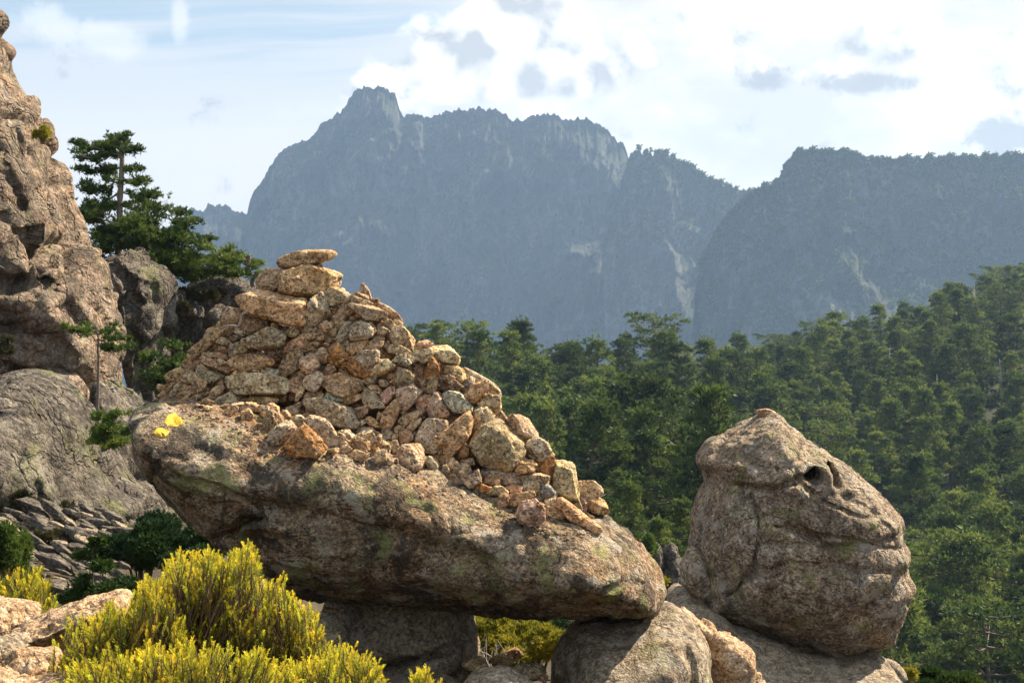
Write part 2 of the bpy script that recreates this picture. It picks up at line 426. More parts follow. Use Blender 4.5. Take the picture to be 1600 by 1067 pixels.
def leafmat(name, c1, c2, trans=.35, scale=3.0, objrand=True, attr=None, rough=.6):
    m, n, b, o = new_mat(name)
    tc = n.add('ShaderNodeTexCoord'); f = n.ss(n.noise(tc.outputs['Object'], scale, 3, .6), .35, .65)
    col = n.mix(f, c1, c2)
    if attr:
        a = n.add('ShaderNodeAttribute', attribute_name=attr); col = n.mix(1.0, col, a.outputs['Color'], 'MULTIPLY')
    if objrand:
        oi = n.add('ShaderNodeObjectInfo')
        h = n.add('ShaderNodeHueSaturation'); n.l.new(col, h.inputs['Color'])
        h.inputs['Hue'].default_value = .5
        n.l.new(n.math('ADD', n.math('MULTIPLY', oi.outputs['Random'], 1.1), .55), h.inputs['Value'])
        n.l.new(n.math('ADD', n.math('MULTIPLY', oi.outputs['Random'], -.035), .515), h.inputs['Hue'])
        col = h.outputs[0]
    n.l.new(col, b.inputs['Base Color']); b.inputs['Roughness'].default_value = rough
    b.inputs['Specular IOR Level'].default_value = .2
    tr = n.add('ShaderNodeBsdfTranslucent'); n.l.new(col, tr.inputs[0])
    mx = n.add('ShaderNodeMixShader'); mx.inputs[0].default_value = trans
    n.l.new(b.outputs[0], mx.inputs[1]); n.l.new(tr.outputs[0], mx.inputs[2]); n.l.new(mx.outputs[0], o.inputs[0])
    return m
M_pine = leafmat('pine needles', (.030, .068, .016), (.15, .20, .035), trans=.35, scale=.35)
M_pine_near = leafmat('near pine needles', (.04, .085, .016), (.12, .17, .03), trans=.3, scale=1.2)
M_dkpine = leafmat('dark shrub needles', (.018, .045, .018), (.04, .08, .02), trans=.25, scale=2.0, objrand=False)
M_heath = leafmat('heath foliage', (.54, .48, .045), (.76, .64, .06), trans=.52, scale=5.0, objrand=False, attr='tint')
M_heath2 = leafmat('yellow green heath', (.20, .20, .025), (.34, .30, .03), trans=.4, scale=4.0, objrand=False)
M_dry = leafmat('dark heather', (.05, .055, .025), (.09, .08, .035), trans=.2, scale=5.0, objrand=False)
def plain(name, c1, c2, scale, bump=.3, rough=.9):
    m, n, b, o = new_mat(name); tc = n.add('ShaderNodeTexCoord')
    f = n.noise(tc.outputs['Object'], scale, 6, .65, .5)
    n.l.new(n.mix(n.ss(f, .3, .7), c1, c2), b.inputs['Base Color']); b.inputs['Roughness'].default_value = rough
    bp = n.add('ShaderNodeBump'); bp.inputs['Strength'].default_value = bump; bp.inputs['Distance'].default_value = .3 / scale
    n.l.new(n.noise(tc.outputs['Object'], scale * 3, 6, .7), bp.inputs['Height']); n.l.new(bp.outputs[0], b.inputs['Normal'])
    return m
M_bark = plain('pine bark', (.11, .085, .07), (.20, .16, .135), 6)
M_bark2 = plain('pale pine bark', (.20, .17, .15), (.36, .31, .28), 8)
M_dead = plain('silvered dead wood', (.36, .33, .31), (.55, .52, .50), 12)
M_twig = plain('heath twigs', (.12, .075, .045), (.22, .15, .10), 20)
M_paint = plain('yellow trail paint', (.52, .35, .02), (.66, .45, .025), 25, bump=.5, rough=.6)
M_core = plain('rubble', (.22, .15, .10), (.46, .32, .20), 22, bump=.8)

_n = NT(M_paint.node_tree); _b = [x for x in M_paint.node_tree.nodes if x.type == 'BSDF_PRINCIPLED'][0]; _src = _b.inputs['Base Color'].links[0].from_socket
_tc = _n.add('ShaderNodeTexCoord'); _w = _n.ss(_n.noise(_tc.outputs['Object'], 75, 5, .75), .56, .62)
_n.l.new(_n.mix(_w, _src, (.22, .16, .09)), _b.inputs['Base Color'])
# ground: soil with litter, pebbly near the camera
m, n, b, o = new_mat('hill soil'); M_ground = m
tc = n.add('ShaderNodeTexCoord'); P = tc.outputs['Object']
f = n.noise(P, .35, 7, .65, .5); f2 = n.noise(P, 3.5, 6, .7); gl = n.add('ShaderNodeVectorMath', operation='LENGTH'); n.l.new(P, gl.inputs[0]); far = n.ss(gl.outputs['Value'], 35.0, 90.0)
col = n.mix(n.ss(f, .35, .65), (.04, .032, .02), (.07, .055, .035)); col = n.mix(n.ss(f2, .5, .7), col, (.11, .085, .06))
col = n.mix(n.ss(n.noise(P, .9, 5, .6), .55, .65), col, (.035, .045, .018))
col = n.mix(far, col, n.mix(n.ss(f2, .4, .6), (.010, .019, .006), (.026, .032, .013)))
n.l.new(col, b.inputs['Base Color']); b.inputs['Roughness'].default_value = .95
bp = n.add('ShaderNodeBump'); bp.inputs['Strength'].default_value = .8; bp.inputs['Distance'].default_value = .08
n.l.new(n.noise(P, 6, 8, .7), bp.inputs['Height']); n.l.new(bp.outputs[0], b.inputs['Normal'])

# mountain granite with patches of scrub
m, n, b, o = new_mat('mountain granite'); M_mount = m
tc = n.add('ShaderNodeTexCoord'); P = tc.outputs['Object']
gs = n.vmath('MULTIPLY', P, (1.0, .6, .42))
f = n.noise(gs, .02, 7, .65, .4); f2 = n.noise(gs, .09, 6, .7, .3)
col = n.mix(n.ss(f, .35, .65), (.03, .034, .038), (.17, .168, .165)); col = n.mix(n.math('MULTIPLY', n.ss(f2, .5, .62), .75), col, (.05, .055, .055))
geo = n.add('ShaderNodeNewGeometry'); sz = n.add('ShaderNodeSeparateXYZ'); n.l.new(geo.outputs['Normal'], sz.inputs[0])
veg = n.math('MULTIPLY', n.ss(sz.outputs[2], .25, .55), n.ss(n.noise(P, .012, 6, .7), .38, .52))
col = n.mix(veg, col, (.035, .05, .025))
n.l.new(col, b.inputs['Base Color']); b.inputs['Roughness'].default_value = .95
bp = n.add('ShaderNodeBump'); bp.inputs['Strength'].default_value = 1.0; bp.inputs['Distance'].default_value = 16
n.l.new(n.math('ADD', n.noise(gs, .05, 8, .7, .4), n.math('MULTIPLY', n.noise(P, .15, 6, .7), .3)), bp.inputs['Height']); n.l.new(bp.outputs[0], b.inputs['Normal'])

# ------------------------------------------------------------------ the ground, one sheet
DIST = [0, 7, 11, 16, 22, 40, 60, 110, 150, 200, 250, 300, 400, 560, 900, 2000, 6000]
TER = {
 -180: [-1.75, -1.8, -1.9, -2, -2, -2, -3, -5, -6, -8, -10, -12, -16, -20, -40, -80, -150],
 -60: [-1.75, -1.5, -1.2, -.5, 1, 6, 10, 8, -10, -40, -70, -100, -130, -160, -200, -260, -260],
 -19.8: [-1.75, -1.80, -2.3, -2.65, -3.1, -3, -4, -14, -35, -60, -90, -120, -150, -170, -200, -260, -260],
 -12.7: [-1.75, -1.85, -2.75, -3.2, -3.7, -4.2, -6.5, -22, -40, -60, -90, -120, -150, -170, -200, -260, -260],
 -4.1: [-1.75, -1.9, -2.85, -3.4, -5, -9, -13, -22, -27, -25, -11, -14, -60, -120, -200, -260, -260],
 5.1: [-1.75, -1.95, -2.95, -3.6, -6, -9.5, -11.5, -17, -22, -24, -19, -12, -18, -110, -200, -260, -260],
 12.7: [-1.75, -1.95, -3.0, -4.2, -7.5, -15, -20, -31, -38, -38, -32, -24, -7, -20, -150, -260, -260],
 19.8: [-1.8, -2.0, -3.1, -4.7, -9, -18, -25, -35, -40, -39, -31, -21, -4, 14, -50, -260, -260],
 60: [-1.9, -2.3, -3.6, -6, -10, -18, -24, -34, -36, -30, -20, -8, 15, 45, 40, -200, -260],
 180: [-1.75, -1.8, -1.9, -2, -2, -2, -3, -5, -6, -8, -10, -12, -16, -20, -40, -80, -150]}
TK = np.array(sorted(TER)); TV = np.array([TER[k] for k in TK], float); LD = np.log(np.array(DIST) + 4.0)
def ground_z(x, y, detail=True):
    x = np.atleast_1d(np.asarray(x, float)); y = np.atleast_1d(np.asarray(y, float))
    phi = np.degrees(np.arctan2(x, y)); d = np.hypot(x, y)
    i = np.clip(np.searchsorted(TK, phi, side='right') - 1, 0, len(TK) - 2); a = (phi - TK[i]) / (TK[i + 1] - TK[i]); a = a * a * (3 - 2 * a)
    l = np.log(d + 4); j = np.clip(np.searchsorted(LD, l, side='right') - 1, 0, len(LD) - 2); b = (l - LD[j]) / (LD[j + 1] - LD[j]); b = np.clip(b, 0, 1)
    z = (TV[i, j] * (1 - a) + TV[i + 1, j] * a) * (1 - b) + (TV[i, j + 1] * (1 - a) + TV[i + 1, j + 1] * a) * b
    if detail:
        P = np.stack([x, y, 0 * x], 1)
        z = z + fbm(P / 30, 3) * np.clip(d - 25, 0, 80) / 40 + fbm(P / 2.2, 4) * .12 * np.clip(d / 8, .3, 1.5)
    return z
fr = np.radians(np.linspace(-24, 24, 420)); bk = np.radians(np.linspace(24, 336, 120))[1:-1]
th = np.concatenate([fr, bk]); rr = np.concatenate([[.05], np.geomspace(1.2, 5000, 260)])
T_, R_ = np.meshgrid(th, rr, indexing='ij'); GX = R_ * np.sin(T_); GY = R_ * np.cos(T_)
GZ = ground_z(GX.ravel(), GY.ravel())
nt, nr = T_.shape; ii, jj = np.meshgrid(np.arange(nt), np.arange(nr - 1), indexing='ij'); i2 = (ii + 1) % nt
GF = np.stack([ii * nr + jj, i2 * nr + jj, i2 * nr + jj + 1, ii * nr + jj + 1], -1).reshape(-1, 4)[:, ::-1]
tag(mk_mesh('ground', np.stack([GX.ravel(), GY.ravel(), GZ], 1), GF, M_ground), kind='structure')

# ------------------------------------------------------------------ mountains
def range_mesh(name, ridge, Y, base_z, steep, amp, seed, step=1.2, fine=1.0):
    sc = Y / FPX; R = np.array(pts(ridge)); px = np.arange(R[0, 0], R[-1, 0], step)
    py = np.interp(px, R[:, 0], R[:, 1])
    jag = np.array([mnoise.fractal(Vector((p * .09, seed, 0)), .7, 2.1, 6) for p in px]) * 7.0 * fine
    xs = (px - 800) * sc; zt = (533.5 - (py - jag)) * sc
    nv = 260; v = np.linspace(0, 1, nv) ** 1.15
    X = np.repeat(xs[:, None], nv, 1); ZT = np.repeat(zt[:, None], nv, 1)
    smz = np.convolve(np.pad(zt, 40, mode='edge'), np.hanning(81) / np.hanning(81).sum(), 'valid')[:, None]
    Z = ZT + (base_z - ZT) * v[None, :]
    drop = ZT - Z
    P = np.stack([X.ravel() / 170, np.full(X.size, seed * 3.1), Z.ravel() / 300 + X.ravel() / 500], 1)
    ribs = ridged(P, 3, .55).reshape(X.shape)
    P2 = np.stack([X.ravel() / 55, np.full(X.size, seed * 1.7), Z.ravel() / 80 - X.ravel() / 160], 1)
    ribs2 = ridged(P2, 4, .6).reshape(X.shape)
    P3 = np.stack([X.ravel() / 400, np.full(X.size, seed), Z.ravel() / 400], 1)
    bigr = fbm(P3, 3).reshape(X.shape)
    fade = np.clip(drop / 60, .12, 1)
    Yv = Y - np.maximum(smz - Z, 0) * steep * np.clip((smz - Z) / 260, .2, 1) - fade * (amp * .40 * ribs + amp * .30 * ribs2 + amp * .35 * bigr) 
    front = np.stack([X, Yv, Z], -1)
    vb = np.linspace(0, 1, 14)[1:]
    back = np.stack([np.repeat(X[:, :1], 13, 1), Yv[:, :1] + vb[None, :] * (zt[:, None] - base_z) * .7 + 5, zt[:, None] + (base_z - zt[:, None]) * vb[None, :]], -1)
    G = np.concatenate([back[:, ::-1], front], 1); a, b_ = G.shape[:2]
    ii, jj = np.meshgrid(np.arange(a - 1), np.arange(b_ - 1), indexing='ij')
    F = np.stack([ii * b_ + jj, ii * b_ + jj + 1, (ii + 1) * b_ + jj + 1, (ii + 1) * b_ + jj], -1).reshape(-1, 4)
    o = mk_mesh(name, G.reshape(-1, 3), F, M_mount); tag(o, kind='structure')
    return G[:, 13:]
range_mesh('mountain', '180,520 240,420 280,352 300,324 318,332 326,318 342,323 352,319 368,329 385,334 420,336 440,380 520,460', 2750, -260, .5, 40, 3)
main = range_mesh('mountain', '352,640 366,480 376,380 385,338 395,305 410,285 425,255 445,232 465,225 485,220 495,200 520,185 537,175 545,155 558,140 580,137 604,138 618,150 625,172 632,184 645,178 660,182 672,185 690,178 715,172 745,170 775,172 790,180 800,190 825,185 850,178 870,180 880,190 905,185 930,192 950,205 965,220 978,235 988,255 1005,275 1060,330 1120,400 1200,500', 2600, -260, .42, 60, 1)
r2 = range_mesh('mountain', '940,400 970,290 985,248 998,238 1020,241 1040,245 1070,260 1100,278 1140,296 1170,305 1200,310 1260,330 1340,380', 2350, -260, .5, 45, 5)
r3 = range_mesh('mountain', '1090,420 1130,350 1170,308 1200,298 1220,280 1232,258 1245,243 1262,240 1300,243 1340,248 1360,256 1400,256 1440,254 1500,252 1600,250 1700,240 1900,260', 1950, -260, .85, 45, 8)
# far woods on the right-hand ridges
def mini_tree(rg):
    g = Geo(); h = rg.uniform(6, 12)
    n = 16; C = np.stack([rg.normal(size=n) * .17 * h, rg.normal(size=n) * .17 * h, h * rg.uniform(.35, 1, n)], 1)
    C[:, :2] *= (1.35 - C[:, 2:] / h)
    V, F = needles(C, C * 0, 3, .42 * h, .2 * h, 1, rg, .2); g.add(V, F)
    V, F = tube([(0, 0, -1), (0, 0, .6 * h)], [.03 * h, .01 * h], 3); g.add(V, F)
    return g.get()
g = Geo(); minis = [mini_tree(rng) for _ in range(8)]
for G, cnt, top in ((r2, 900, .35), (r3, 3600, 1.0)):
    a, b_ = G.shape[:2]
    for _ in range(cnt):
        i = rng.integers(0, a); j = int(b_ * top * rng.uniform(0, 1) ** 1.6 * .9) if rng.uniform() > .25 else 0
        p = G[i, j] - [0, 0, 2.5]; V, F = minis[rng.integers(0, 8)]
        for f in F: pass
        n0 = g.n; g.V.append(V + p); g.n += len(V)
        for f in F: g.F[f.shape[1]].append(f + n0)
tag(g.build('mountain_woods', M_pine, smooth=False), kind='stuff')
# ------------------------------------------------------------------ pines
def pine_parts(seed, h, kind, tufts=15, blades=8, low=.28):
    rg = np.random.default_rng(seed); tr = Geo(); cr = Geo()
    lean = rg.normal(size=2) * .03 * h
    zz = np.linspace(-.8, h * .97, 9); s = np.clip(zz / h, 0, 1)
    path = np.stack([lean[0] * s ** 2 + .012 * h * np.sin(s * 5 + seed), lean[1] * s ** 2, zz], 1)
    V, F = tube(path, .024 * h * (1 - s * .88) + .01, 7); tr.add(V, F)
    lv = 13 if kind != 'flat' else 7; Cs = []; Ds = []; Ns = []; k = 0
    for li in range(lv):
        for bi in range(4 if kind != 'narrow' else 3):
            k += 1; u = (li + .5 + rg.normal() * .16) / lv; u = min(max(u, .01), .99); sf = low + (1 - low) * u
            if kind == 'cone': L = h * .235 * (1.02 - u) ** .62 * rg.uniform(.5, 1.35) + .25; elev = .06 + .5 * u
            elif kind == 'round': L = h * .255 * math.sqrt(max(.03, 1 - (1.45 * u - .45) ** 2)) * rg.uniform(.4, 1.35); elev = .12 + .5 * u
            elif kind == 'narrow': L = h * .19 * (1.05 - u) ** .5 * rg.uniform(.6, 1.2) + .2; elev = .15 + .5 * u
            else: L = h * (.16 + .26 * u) * rg.uniform(.5, 1.15); elev = .28 - .1 * u
            a = k * 2.4 + rg.uniform(-.5, .5); z0 = sf * h * .95
            base = np.array([np.interp(z0, zz, path[:, 0]), np.interp(z0, zz, path[:, 1]), z0])
            dr = np.array([math.cos(a), math.sin(a), 0]); q = np.linspace(0, 1, 5)
            bp = base + dr * (L * q)[:, None] + np.array([0, 0, 1.]) * (L * (elev * q - .10 * np.sin(q * 3.1)))[:, None]
            V, F = tube(bp, .009 * h * (1 - q * .8) * (1.3 - u) + .008, 4); tr.add(V, F)
            side = np.array([-dr[1], dr[0], 0])
            npad = 2 + int(L / (.10 * h))
            for pi_ in range(npad):
                w = rg.uniform(.38, 1.05); o_ = rg.uniform(-1, 1) * .42 * L * math.sin(min(w, 1) * 2.2 + .5)
                pc = base + dr * L * w + side * o_; pc[2] = base[2] + L * (elev * w - .10 * math.sin(w * 3.1)) + .012 * h
                pr = h * rg.uniform(.036, .062); n = int(tufts * (pr / (.06 * h)) ** 2)
                t = rg.uniform(0, 6.28, n); r_ = np.sqrt(rg.uniform(0, 1, n)); off = np.stack([np.cos(t) * r_, np.sin(t) * r_, (1 - r_ ** 2) * .42 + rg.normal(size=n) * .10], 1)
                Cs.append(pc + off * pr); Ds.append(dr * .35 + off * [.8, .8, .2]); Ns.append(off * [.9, .9, 0] + dr * .35 + [0, 0, .75])
    n = 26; off = rg.normal(size=(n, 3)) * ([.11, .11, .018] if kind == 'flat' else [.03, .03, .035]) * np.array([h] * 3)
    Cs.append(path[-1] + off); Ds.append(off * .3); Ns.append(off / h * 6 + [0, 0, .5])
    C = np.concatenate(Cs); Dd = np.concatenate(Ds); Nn = np.concatenate(Ns)
    V, F = needles(C, Dd, blades, .045 * h, .0082 * h, .5, rg, .45, face=Nn); cr.add(V, F)
    return tr, cr
KINDS = [('cone', .22), ('round', .35), ('cone', .3), ('narrow', .25), ('cone', .28), ('cone', .15), ('flat', .5), ('flat', .42), ('round', .45), ('narrow', .35)]
KIND_TXT = {'cone': 'broad conical', 'round': 'rounded bushy', 'narrow': 'slim narrow', 'flat': 'flat-topped'}
PROTO = []
for k, (kd, low) in enumerate(KINDS):
    tr, cr = pine_parts(100 + k, 13.0, kd, low=low)
    PROTO.append((kd, tr.build('trunk', M_bark, link=False), cr.build('crown', M_pine, smooth=False, link=False), tr, cr))
LITE = []
for k, (kd, low) in enumerate(KINDS):
    tr, cr = pine_parts(300 + k, 13.0, kd, tufts=5, blades=5, low=low); LITE.append((tr.get(), cr.get()))
def put_pine(v, loc, rz, s, label, group):
    kd, t, c = PROTO[v][:3]; r = empty('pine_tree', loc, rz, s)
    tag(r, label, 'pine tree', group)
    for nm, me in (('trunk', t), ('crown', c)):
        o = bpy.data.objects.new(nm, me); COLL.objects.link(o); o.parent = r
    return r
# forest on the hillside: positions by dart throwing
def crest_d(px): return np.interp(px, [480, 640, 850, 1000, 1100, 1200, 1400, 1600, 1900], [258, 265, 285, 305, 345, 375, 440, 590, 640])
sites = []
rf = np.random.default_rng(5)
tries = 0
cells = {}
while tries < 80000 and len(sites) < 1300:
    tries += 1
    px = rf.uniform(480, 1880); d0 = 112 if px > 900 else 150
    Yd = math.sqrt(rf.uniform(d0 ** 2, 610 ** 2)); cd = float(crest_d(px))
    if Yd > cd + 6: continue
    x = (px - 800) / FPX * Yd; y = Yd
    sp = (6.0 + 3.6 * rf.uniform()) if Yd < cd - 30 else (4.6 + 1.8 * rf.uniform()) ; key = (int(x // 11), int(y // 11)); ok = True
    for a in (-1, 0, 1):
        for b in (-1, 0, 1):
            for q in cells.get((key[0] + a, key[1] + b), ()):
                if (q[0] - x) ** 2 + (q[1] - y) ** 2 < sp * sp: ok = False
    if not ok: continue
    cells.setdefault(key, []).append((x, y)); near_crest = Yd > cd - 22
    s = (rf.uniform(.8, 1.25) if rf.uniform() < .6 else rf.uniform(1.15, 1.5)) * (1.0 if not near_crest else .72)
    v = int(rf.choice([6, 7, 1, 4, 8])) if near_crest and rf.uniform() < .75 else int(rf.integers(0, 10))
    if not near_crest and v in (6, 7) and rf.uniform() < .6: v = int(rf.integers(0, 6))
    sites.append([x, y, s, v, px, near_crest])
hand = [(905, 70, .35, 8), (940, 78, .45, 1), (1030, 80, .38, 4), (1060, 92, .5, 0), (985, 90, .5, 9), (1015, 124, .8, 4), (1045, 75, .3, 1), (1000, 112, .42, 8), (1085, 118, .72, 3), (975, 108, .42, 1), (1497, 128, .78, 5), (1555, 150, 1.0, 0), (1610, 165, 1.0, 2), (1445, 140, .9, 1), (1520, 132, .6, 4), (1580, 128, .9, 5),
        (1130, 140, .9, 0), (1050, 133, .85, 2), (1460, 178, 1.0, 0)]
for px, Yd, s, v in hand: sites.append([(px - 800) / FPX * Yd, Yd, s, v, px, False])
ST = np.array([[a[0], a[1]] for a in sites]); SZ = ground_z(ST[:, 0], ST[:, 1])
for a, z in zip(sites, SZ): a.append(float(z))
# how much of each crown the photo side sees: paint front to back on a coarse grid
grid = np.zeros((220, 330), bool); order = sorted(range(len(sites)), key=lambda k: sites[k][1]); vis = {}
def occl(px0, py0, px1, py1): grid[max(0, int(py0 / 5)):max(0, int(py1 / 5)), max(0, int(px0 / 5)):max(0, int(px1 / 5))] = True
for q in ((0, 500, 640, 1067), (640, 545, 690, 640), (690, 600, 770, 700),  (640, 560, 720, 1067), (720, 640, 800, 1067), (800, 740, 900, 1067), (900, 800, 980, 1067), (980, 880, 1040, 1067), (1100, 680, 1180, 1067), (1180, 655, 1290, 1067), (1290, 740, 1380, 1067), (1100, 860, 1410, 1067)): occl(*q)
for k in order:
    x, y, s, v, px, nc, z = sites[k]; hgt = 13 * s; top = 533.5 - (z + hgt) / y * FPX; bot = 533.5 - (z + hgt * .35) / y * FPX; w = hgt * .22 / y * FPX
    a0, a1, b0, b1 = int(top / 5), int(bot / 5) + 1, int((px - w) / 5), int((px + w) / 5) + 1
    a0, b0 = max(a0, 0), max(b0, 0); sub = grid[a0:min(a1, 213), b0:min(b1, 320)]
    vis[k] = int((~sub).sum()) if sub.size and 620 < px < 1612 else 0
    grid[max(a0, 0):a1, b0:b1] = True
ranked = sorted(vis, key=lambda k: -vis[k])
solo = set(ranked[:284]); mass = [k for k in ranked[284:] if vis[k] >= 1 or rf.uniform() < .35 or not 640 < sites[k][4] < 1600]
COLS = [(640, "the pile's highest stack"), (705, "the pile's third stack"), (760, "the pile's right shoulder"), (820, 'the largest olive stone'), (880, 'the round speckled grey stone'), (930, 'the tall olive slab'),
        (990, 'the pile\'s right tip'), (1050, 'the distant rock pile'), (1110, "the face-like boulder's left edge"), (1165, "the face-like boulder's brow"), (1225, 'the pebble on the face-like boulder'),
        (1290, "the face-like boulder's hollows"), (1350, "the face-like boulder's right shoulder"), (1415, "the face-like boulder's right edge"), (1475, 'the small grey rock'), (1535, 'the green shrub at bottom right'), (9999, 'the bottom right corner')]
ORD = ['', 'second', 'third', 'fourth', 'fifth', 'sixth', 'seventh', 'eighth', 'ninth', 'tenth', 'eleventh', 'twelfth'] + [f'{n}th' for n in range(13, 200)]
colm = {}
for k in solo:
    x, y, s, v, px, nc, z = sites[k]; top = 533.5 - (z + 13 * s) / y * FPX
    ci = next(i for i, c in enumerate(COLS) if px < c[0]); colm.setdefault(ci, []).append((top, k))
for ci, lst in colm.items():
    for rk, (top, k) in enumerate(sorted(lst)):
        x, y, s, v, px, nc, z = sites[k]; kt = KIND_TXT[KINDS[v][0]]; nm = COLS[ci][1]
        put_pine(v, (x, y, z - .1), rf.uniform(0, 6.28), s, f'{kt} pine ' + (f'topping the skyline above {nm}' if rk == 0 else f'{ORD[rk]} down from the skyline above {nm}'), 'pines of the forested hillside')
def merge_tree(g, VF, p, rz, s):
    V, Fs = VF; c, sn = math.cos(rz), math.sin(rz); Rm = np.array([[c, sn, 0], [-sn, c, 0], [0, 0, 1]])
    V = V @ Rm * s + p
    g.V.append(V)
    for f in Fs: g.F[f.shape[1]].append(f + g.n)
    g.n += len(V)
gt, gc = Geo(), Geo()
for k in mass:
    x, y, s, v, px, nc, z = sites[k]; rz = rf.uniform(0, 6.28); p = np.array([x, y, z - .1])
    merge_tree(gt, LITE[v][0], p, rz, s); merge_tree(gc, LITE[v][1], p, rz, s)
wd = gc.build('forest', M_pine, smooth=False); tag(wd, 'rest of the pine forest hidden between the nearer crowns', 'forest', kind='stuff')
tag(gt.build('forest_trunks', M_bark), 'trunks of the deeper pine forest', 'forest', kind='stuff')

# bare dead trees
def dead_tree(px, Yd, h, seed, label, z=None, bend=.1):
    rg = np.random.default_rng(seed); x = (px - 800) / FPX * Yd
    z = float(ground_z(x, Yd)[0]) if z is None else z
    r = empty('dead_tree', (x, Yd, z)); tag(r, label, 'dead tree')
    zz = np.linspace(-.2, h, 9); s = zz / h
    path = np.stack([bend * h * np.sin(s * 2.4) - bend * h * s * .5, 0 * s, zz], 1)
    V, F = tube(path, .017 * h * (1 - .85 * s) + .01, 6); mk_mesh('trunk', V, F, M_dead, r)
    g = Geo()
    for k in range(13):
        u = rg.uniform(.35, .97); b = np.array([np.interp(u * h, zz, path[:, 0]), 0, u * h]); a = rg.uniform(0, 6.28); L = h * rg.uniform(.08, .26) * (1.2 - u)
        q = np.linspace(0, 1, 5); d = np.array([math.cos(a), math.sin(a), rg.uniform(-.1, .7)])
        V, F = tube(b + d * (L * q)[:, None] + rg.normal(size=(5, 3)) * .05 * L * q[:, None], .006 * h * (1 - .8 * q) + .004, 4); g.add(V, F)
    g.build('branches', M_dead, r)
dead_tree(1277, 300, 13, 3, 'bleached dead pine above the face-like boulder, below the skyline')
dead_tree(1107, 250, 12, 4, 'pale dead pine in the forest just left above the face-like boulder', bend=-.08)
dead_tree(1463, 290, 14, 5, 'tall pale dead pine high on the forest slope at right', bend=.03)
dead_tree(1506, 200, 10, 6, 'bent silver dead pine on the middle of the slope at right', bend=.2)
dead_tree(1522, 430, 17, 9, 'bare pale trunk near the skyline at the far right', bend=.02)
dead_tree(1190, 240, 13, 14, 'leaning grey snag in the forest above the pebble-topped boulder', bend=.12)
dead_tree(1392, 330, 15, 15, 'thin bleached snag high on the slope, left of the tall dead pine', bend=-.05)
dead_tree(1560, 300, 14, 16, 'slim grey snag on the upper slope at the right edge', bend=.06)
dead_tree(948, 60, 3.2, 8, 'thin grey dead trunk leaning beside the right end of the cairn', z=-9.4, bend=-.22)

# trees on the left crag, bough by bough. Bough: (x0,y0, x1,y1, depth of tip in metres, tufts, pad width px)
def crag_tree(name, label, Y, trunk, boughs, mat, tuft_len, blades=9, trunk_mat=None, seed=1, tr_r=(5, 3), flat=.28):
    rg = np.random.default_rng(seed); sc = Y / FPX; P = [W(x, y, Y) for x, y in pts(trunk)]
    base = P[0]; r = empty(name, base); tag(r, label, 'pine tree')
    P = np.array(P) - base; t = np.linspace(0, 1, 12); tt = np.linspace(0, 1, len(P))
    path = np.stack([np.interp(t, tt, P[:, k]) for k in range(3)], 1); path += rg.normal(size=path.shape) * .4 * sc
    V, F = tube(path, np.linspace(tr_r[0] * sc, tr_r[1] * sc, 12), 9); mk_mesh('trunk', V, F, trunk_mat or M_bark, r)
    gb, gc = Geo(), Geo()
    for (x0, y0, x1, y1, dy, nt_, pw) in boughs:
        a = W(x0, y0, Y) - base; b = W(x1, y1, Y) - base; b[1] += dy; q = np.linspace(0, 1, 7)
        path = a + (b - a) * q[:, None]; path[:, 2] -= np.sin(q * 3.14) * .10 * np.linalg.norm(b - a); path[1:-1] += rg.normal(size=(5, 3)) * .05 * np.linalg.norm(b - a)
        V, F = tube(path, np.linspace(1.7, .5, 7) * sc, 5); gb.add(V, F)
        for _ in range(5):   # side twigs
            w = rg.uniform(.3, .95); c = a + (b - a) * w; e = c + rg.normal(size=3) * np.array([pw, pw, pw * .35]) * sc * .8
            V, F = tube([c, (c + e) / 2 + [0, 0, -.02], e], [.7 * sc, .5 * sc, .3 * sc], 4); gb.add(V, F)
        for w_ in np.linspace(.3, 1.03, 6):
            n = max(4, int(nt_ / 6 * 3.0 * rg.uniform(.6, 1.4))); cc_ = a + (b - a) * w_ + rg.normal(size=3) * np.array([.3, .6, .1]) * pw * sc
            cc_[2] -= math.sin(min(w_, 1) * 3.14) * .10 * np.linalg.norm(b - a)
            c = cc_ + [0, 0, rg.normal() * .22 * pw * sc] + rg.normal(size=(n, 3)) * np.array([.50, .7, flat * .62]) * pw * sc * rg.uniform(.5, 1.15); c[:, 2] += .05 * pw * sc
            fc = (c - cc_) / (pw * sc) * [1.5, 1.5, .5] + [0, 0, .6]; V, F = needles(c, np.tile((b - a) / np.linalg.norm(b - a) * .35, (n, 1)), blades, tuft_len, tuft_len * .20, .6, rg, .5, face=fc); gc.add(V, F)
    gb.build('branches', trunk_mat or M_bark, r); gc.build('crown', mat, r, smooth=False)
    return r
B1 = [(190, 222, 128, 226, 0, 60, 14), (190, 222, 170, 212, .5, 40, 13), (190, 225, 200, 213, 0, 26, 10), (188, 240, 150, 222, .6, 50, 14), (190, 232, 216, 237, -.3, 30, 11), (188, 240, 135, 248, -.6, 60, 16),
      (188, 262, 132, 262, .4, 70, 17), (189, 262, 212, 262, .4, 30, 12), (188, 278, 228, 283, -.4, 40, 13), (188, 285, 140, 290, -.5, 80, 19), (188, 300, 135, 318, .4, 90, 20), (188, 300, 230, 300, .5, 26, 12),
      (186, 320, 140, 345, -.5, 110, 22), (187, 318, 225, 322, .6, 60, 18), (186, 340, 148, 372, .6, 110, 22), (186, 345, 222, 350, -.3, 60, 20), (186, 365, 160, 398, -.6, 110, 22), (186, 370, 215, 385, -.5, 80, 22)]
